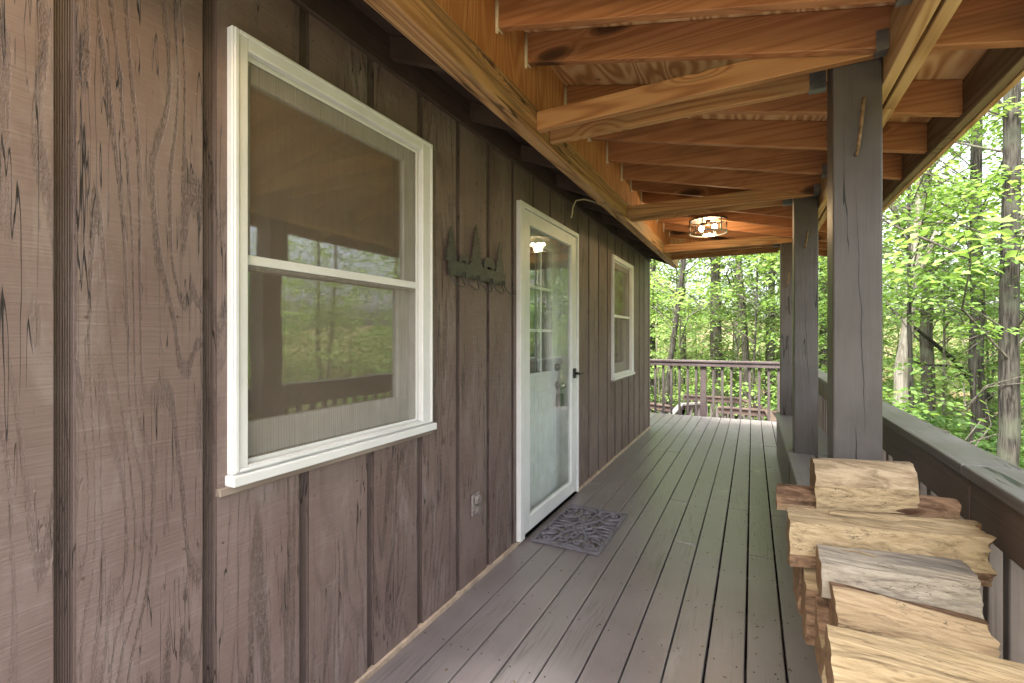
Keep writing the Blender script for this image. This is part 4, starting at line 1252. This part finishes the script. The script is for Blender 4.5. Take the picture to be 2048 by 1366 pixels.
def crown_mesh(name, seed, h0, h1, spread, nspray, nleaf, radius, size, mat, trunk_h, bk, top=0.4):
    """leaf sprays and the twigs that carry them, around a trunk along z"""
    rg = random.Random(seed)
    leaves, tw = [], MB()
    for i in range(nspray):
        f = rg.random()
        z = h0 + (h1 - h0) * f
        a = i * 2.399 + rg.uniform(-.5, .5)
        w = spread * (math.sin(math.pi * min(1, (0.16 + 0.84 * f) ** 0.9)) * 0.75 + 0.28) * (1 - top * f * f)
        rr = w * (rg.uniform(0.15, 1.0) ** 0.7)
        c = (rr * math.cos(a), rr * math.sin(a), z + 0.14 * rr)
        spray(rg, c, (math.cos(a), math.sin(a)), int(nleaf * rg.uniform(.6, 1.3)), radius * rg.uniform(.7, 1.3), size, leaves)
        if rr > 0.25:
            z0 = max(0.3, z - rr * rg.uniform(.25, .6))
            k1, k2 = [rg.uniform(-.16, .16) * rr for _ in range(2)], [rg.uniform(-.12, .12) * rr for _ in range(2)]
            tw.tube([(0, 0, z0), (c[0] * .33 + k1[0], c[1] * .33 + k1[1], z0 + (c[2] - z0) * .42 + .04 * rr), (c[0] * .68 + k2[0], c[1] * .68 + k2[1], z0 + (c[2] - z0) * .8), c], [0.004 + rr * .0055, 0.003 + rr * .004, .003 + rr * .0015, .002], 5, caps=False)
    return leaf_mesh(name, leaves, mat, tw, M['bark'])

SAP = [crown_mesh('sapling_leaves', 20 + i, 1.0, 6.2, 1.7, 48, 62, 0.50, 0.095, M[('leafA', 'leafB')[i % 2]], 6.5, M['bark']) for i in range(5)]
TALL = [crown_mesh('tree_leaves', 40 + i, 4.5, 15.5, 3.8, 62, 56, 0.85, 0.150, M[('leafA', 'leafB')[i % 2]], 16, M['bark'], 0.55) for i in range(4)]
SHR = [crown_mesh('shrub_leaves', 60 + i, 0.15, 1.5, 1.0, 30, 36, 0.36, 0.105, M[('leafC', 'leafA')[i % 2]], 1.4, M['bark'], 0.2) for i in range(3)]

HIGH = [crown_mesh('overhanging_leaves', 80 + i, 4.6, 9.2, 2.6, 60, 105, 0.62, 0.088, M['leafA'], 9, M['barkdark'], 0.3) for i in range(2)]
CROWN = {'sap': SAP, 'tall': TALL, 'shr': SHR, 'high': HIGH}
def put_tree(x, y, kind, var, label, group, r=0.06, h=7.0, lean=(0, 0), bk='bark', rz=0.0, sc=1.0, name=None, bend=0.0, fork=None, crown_sc=None, crown_dz=0.0, stem_only=False):
    z = gz(x, y) - 0.05
    nm = name or {'sap': 'sapling', 'tall': 'forest_tree', 'shr': 'shrub', 'high': 'forest_tree'}[kind]
    cat = {'sap': 'sapling', 'tall': 'tree', 'shr': 'shrub', 'high': 'tree'}[kind]
    t = empty(nm, (x, y, z), label, cat, group)
    # trunk
    if kind != 'shr':
        rg = random.Random(int(x * 131 + y * 17))
        b = MB()
        n = 14
        pts, rr = [], []
        ph = rg.uniform(0, 6.28)
        for i in range(n + 1):
            f = i / n
            pts.append((x + lean[0] * f * h + bend * math.sin(f * 5.0 + ph) + rg.gauss(0, r * .12), y + lean[1] * f * h + bend * math.cos(f * 4.1 + ph) * .6 + rg.gauss(0, r * .12), z + f * h))
            rr.append(r * (1.0 - 0.72 * f) * (1 + 0.45 * math.exp(-f * h / 0.35)))
        b.tube(pts, rr, 12 if r > .05 else 7)
        if fork:
            f0, fx, fh = fork
            i = int(f0 * n)
            p = Vector(pts[i])
            b.tube([p, p + Vector((fx * .35, 0, fh * .3)), p + Vector((fx, 0, fh))], [rr[i] * .7, rr[i] * .6, rr[i] * .3], 9)
        b.build('trunk', M[bk], t)
    if not stem_only:
        lm = CROWN[kind][var]
        c = link('crown', lm, t); c.rotation_euler = (0, 0, rz)
        s = crown_sc or sc
        c.scale = (s, s, s); c.location = (lean[0] * h * .45, lean[1] * h * .45, crown_dz)
    return t

def ray(px, D):
    k = (px - 1024) / 926.0
    return -D * SY + k * D * CY, D * CY + k * D * SY

# trunks the picture shows one by one
def named(px, D, label, kind='tall', var=0, **kw):
    x, y = ray(px, D)
    return put_tree(x, y, kind, var, label, None, **kw)
named(2008, 6.6, 'thick dark trunk with a pale streak at the right, nearest of the big trees', r=0.128, h=17, lean=(0.012, 0), bk='barkdark', var=0, rz=1.0)
named(1958, 9.5, 'medium grey brown trunk just left of the thickest trunk', r=0.14, h=16, lean=(-.005, 0), bk='barkdark', var=1, rz=2.0)
named(1788, 10.5, 'leaning pale peeling dead trunk right of the near post', r=0.17, h=9, lean=(0.055, 0.0), bk='barkpale', bend=.06, stem_only=True, fork=(0.62, 0.7, 2.0))
named(1856, 11.5, 'grey forked trunk between the pale dead trunk and the thicker ones', r=0.165, h=14, lean=(0.0, 0), bk='bark', var=2, fork=(0.42, -1.0, 3.5), rz=.5)
named(1922, 7.0, 'thin curved dark stem rising beside the railing at the right', kind='sap', r=0.035, h=5.5, lean=(0.02, 0), bk='barkdark', bend=.10, var=0, rz=2.2)
named(1432, 17.0, 'thick furrowed trunk at the middle of the far railing', r=0.24, h=17, bk='bark', var=3, rz=0.3)
named(1366, 18.0, 'straight slim trunk left of the thick furrowed one', r=0.13, h=15, bk='bark', var=1, rz=4.0)
named(1314, 14.0, 'dark slender trunk leaning right beside the cabin corner', r=0.10, h=12, lean=(0.12, 0.0), bk='barkdark', var=2, rz=2.7)
named(1489, 15.0, 'gently curved grey trunk right of the thick furrowed one', r=0.125, h=13, lean=(-0.035, 0), bk='bark', bend=.16, var=0, rz=5.0)
named(1530, 15.5, 'slim straight trunk left of the farthest post', r=0.13, h=16, lean=(0.035, 0), bk='bark', var=3, rz=3.3)
named(1542, 13.0, 'short leaning trunk close to the farthest post', r=0.11, h=10, lean=(0.11, 0.05), bk='bark', var=1, rz=1.3)
named(1303, 19.0, 'tall dark trunk at the cabin corner', r=0.20, h=16, bk='barkdark', var=2, rz=0.9)
named(1647, 16.0, 'grey trunk seen between the middle and near posts', r=0.17, h=15, bk='bark', var=0, rz=3.9)

named(1815, 8.2, 'slim young maple with leafy layers hanging over the railing beside the near post', kind='high', var=0, r=0.05, h=9.5, lean=(0.02, 0.03), bk='barkdark', rz=1.9, bend=.06)
named(2085, 9.6, 'young maple whose leafy layers hang in front of the thickest trunk', kind='high', var=1, r=0.06, h=9.5, lean=(-0.01, 0.02), bk='bark', rz=0.4, bend=.05)
for i, (px, D, s_) in enumerate(((1800, 6.6, 1.5), (1880, 7.4, 1.3), (1950, 6.8, 1.35), (1835, 9.0, 1.6), (1990, 8.6, 1.3), (2050, 7.2, 1.5))):
    x, y = ray(px, D)
    put_tree(x, y, 'shr', i % 3, 'tall leafy shrub growing close below the porch railing', 'shrubs close below the railing', sc=s_, rz=i * 1.3)
# dead branch fallen against the trees at the right
b = MB()
p0 = Vector((*ray(1955, 11.5), 1.3 - 100 * 11.5 / 926)); p1 = Vector((*ray(1772, 11.0), 1.3 + 64 * 11.0 / 926))
mid = p0.lerp(p1, .5) + Vector((0, 0, .12))
b.tube([p0 + (p0 - mid) * .25, p0, p0.lerp(mid, .5) + Vector((0, 0, .08)), mid, mid.lerp(p1, .5), p1], [.085, .075, .055, .045, .03, .012], 9)
q = p0.lerp(mid, .45)
q1 = Vector((*ray(1765, 10.6), 1.3 - 8 * 10.6 / 926 - .25))
b.tube([q, q.lerp(q1, .5) + Vector((0, 0, -.1)), q1], [.035, .025, .010], 7)
tag(b.build('dead_branch', M['barkdark'], base=tuple(p0)), 'bare fallen branch slanting across the woods right of the near post', 'dead branch')

# the rest of the woods
rg = random.Random(5)
placed = []
def free(x, y, d):
    if x < 1.6 and -3 < y < 9.0 and x > -9: return False
    if -3.6 < x < 1.2 and 8 < y < 14: return False
    return all((x - a) ** 2 + (y - b_) ** 2 > d * d for a, b_ in placed)
def scatter(n, kind, dmin, dmax, a0, a1, sep, label, group, hr=(6, 8), rr=(.03, .05), scr=(.8, 1.2)):
    c = tries = 0
    nv = {'sap': 5, 'tall': 4, 'shr': 3}[kind]
    while c < n and tries < 4000:
        tries += 1
        a = rad(rg.uniform(a0, a1)); d = math.sqrt(rg.uniform(dmin ** 2, dmax ** 2))
        x, y = d * math.sin(a), d * math.cos(a)
        if not free(x, y, sep): continue
        placed.append((x, y))
        s = rg.uniform(*scr)
        put_tree(x, y, kind, rg.randrange(nv), label, group, r=rg.uniform(*rr), h=rg.uniform(*hr) * s, lean=(rg.gauss(0, .025), rg.gauss(0, .025)), bk=rg.choice(['bark', 'bark', 'barkdark']), rz=rg.uniform(0, 6.28), sc=s, bend=rg.uniform(0, .08))
        c += 1
scatter(13, 'tall', 16, 38, -28, 78, 2.6, 'grey trunked tree with light green leaves standing deeper in the woods', 'trees deeper in the woods', (13, 18), (.09, .2), (.85, 1.15))
scatter(54, 'sap', 13.0, 32, -24, 24, 1.3, 'slender sapling with layers of light green leaves in the woods', 'saplings in the woods', (6, 7), (.025, .05), (.75, 1.25))
scatter(34, 'sap', 9.0, 28, 24, 85, 1.8, 'slender sapling with layers of light green leaves in the woods', 'saplings in the woods', (6, 7), (.025, .05), (.75, 1.25))
scatter(70, 'shr', 9, 26, -22, 40, 1.0, 'low leafy green shrub on the forest floor', 'shrubs on the forest floor', scr=(.8, 1.5))

scatter(48, 'shr', 8, 26, 24, 90, 1.0, 'low leafy green shrub on the forest floor', 'shrubs on the forest floor', scr=(.8, 1.5))
scatter(9, 'tall', 14, 34, 30, 90, 3.0, 'grey trunked tree with light green leaves standing deeper in the woods', 'trees deeper in the woods', (13, 18), (.1, .2), (.85, 1.15))

# far wood that closes the view
def far_wood():
    r2 = random.Random(77)
    leaves = []
    for i in range(2300):
        a = rad(r2.uniform(-60, 100)); d = r2.uniform(34, 48)
        x, y = d * math.sin(a), d * math.cos(a)
        z = gz(x, y) + r2.uniform(0, 1) ** 1.7 * 13
        spray(r2, (x, y, z), (math.cos(a), -math.sin(a)), 26, r2.uniform(1.0, 1.9), 0.36, leaves, thick=.35)
    o = link('far_woods', leaf_mesh('far_woods', leaves, M['leafB']))
    tag(o, 'pale green mass of foliage far off through the trunks', 'woods', kind='stuff')
far_wood()
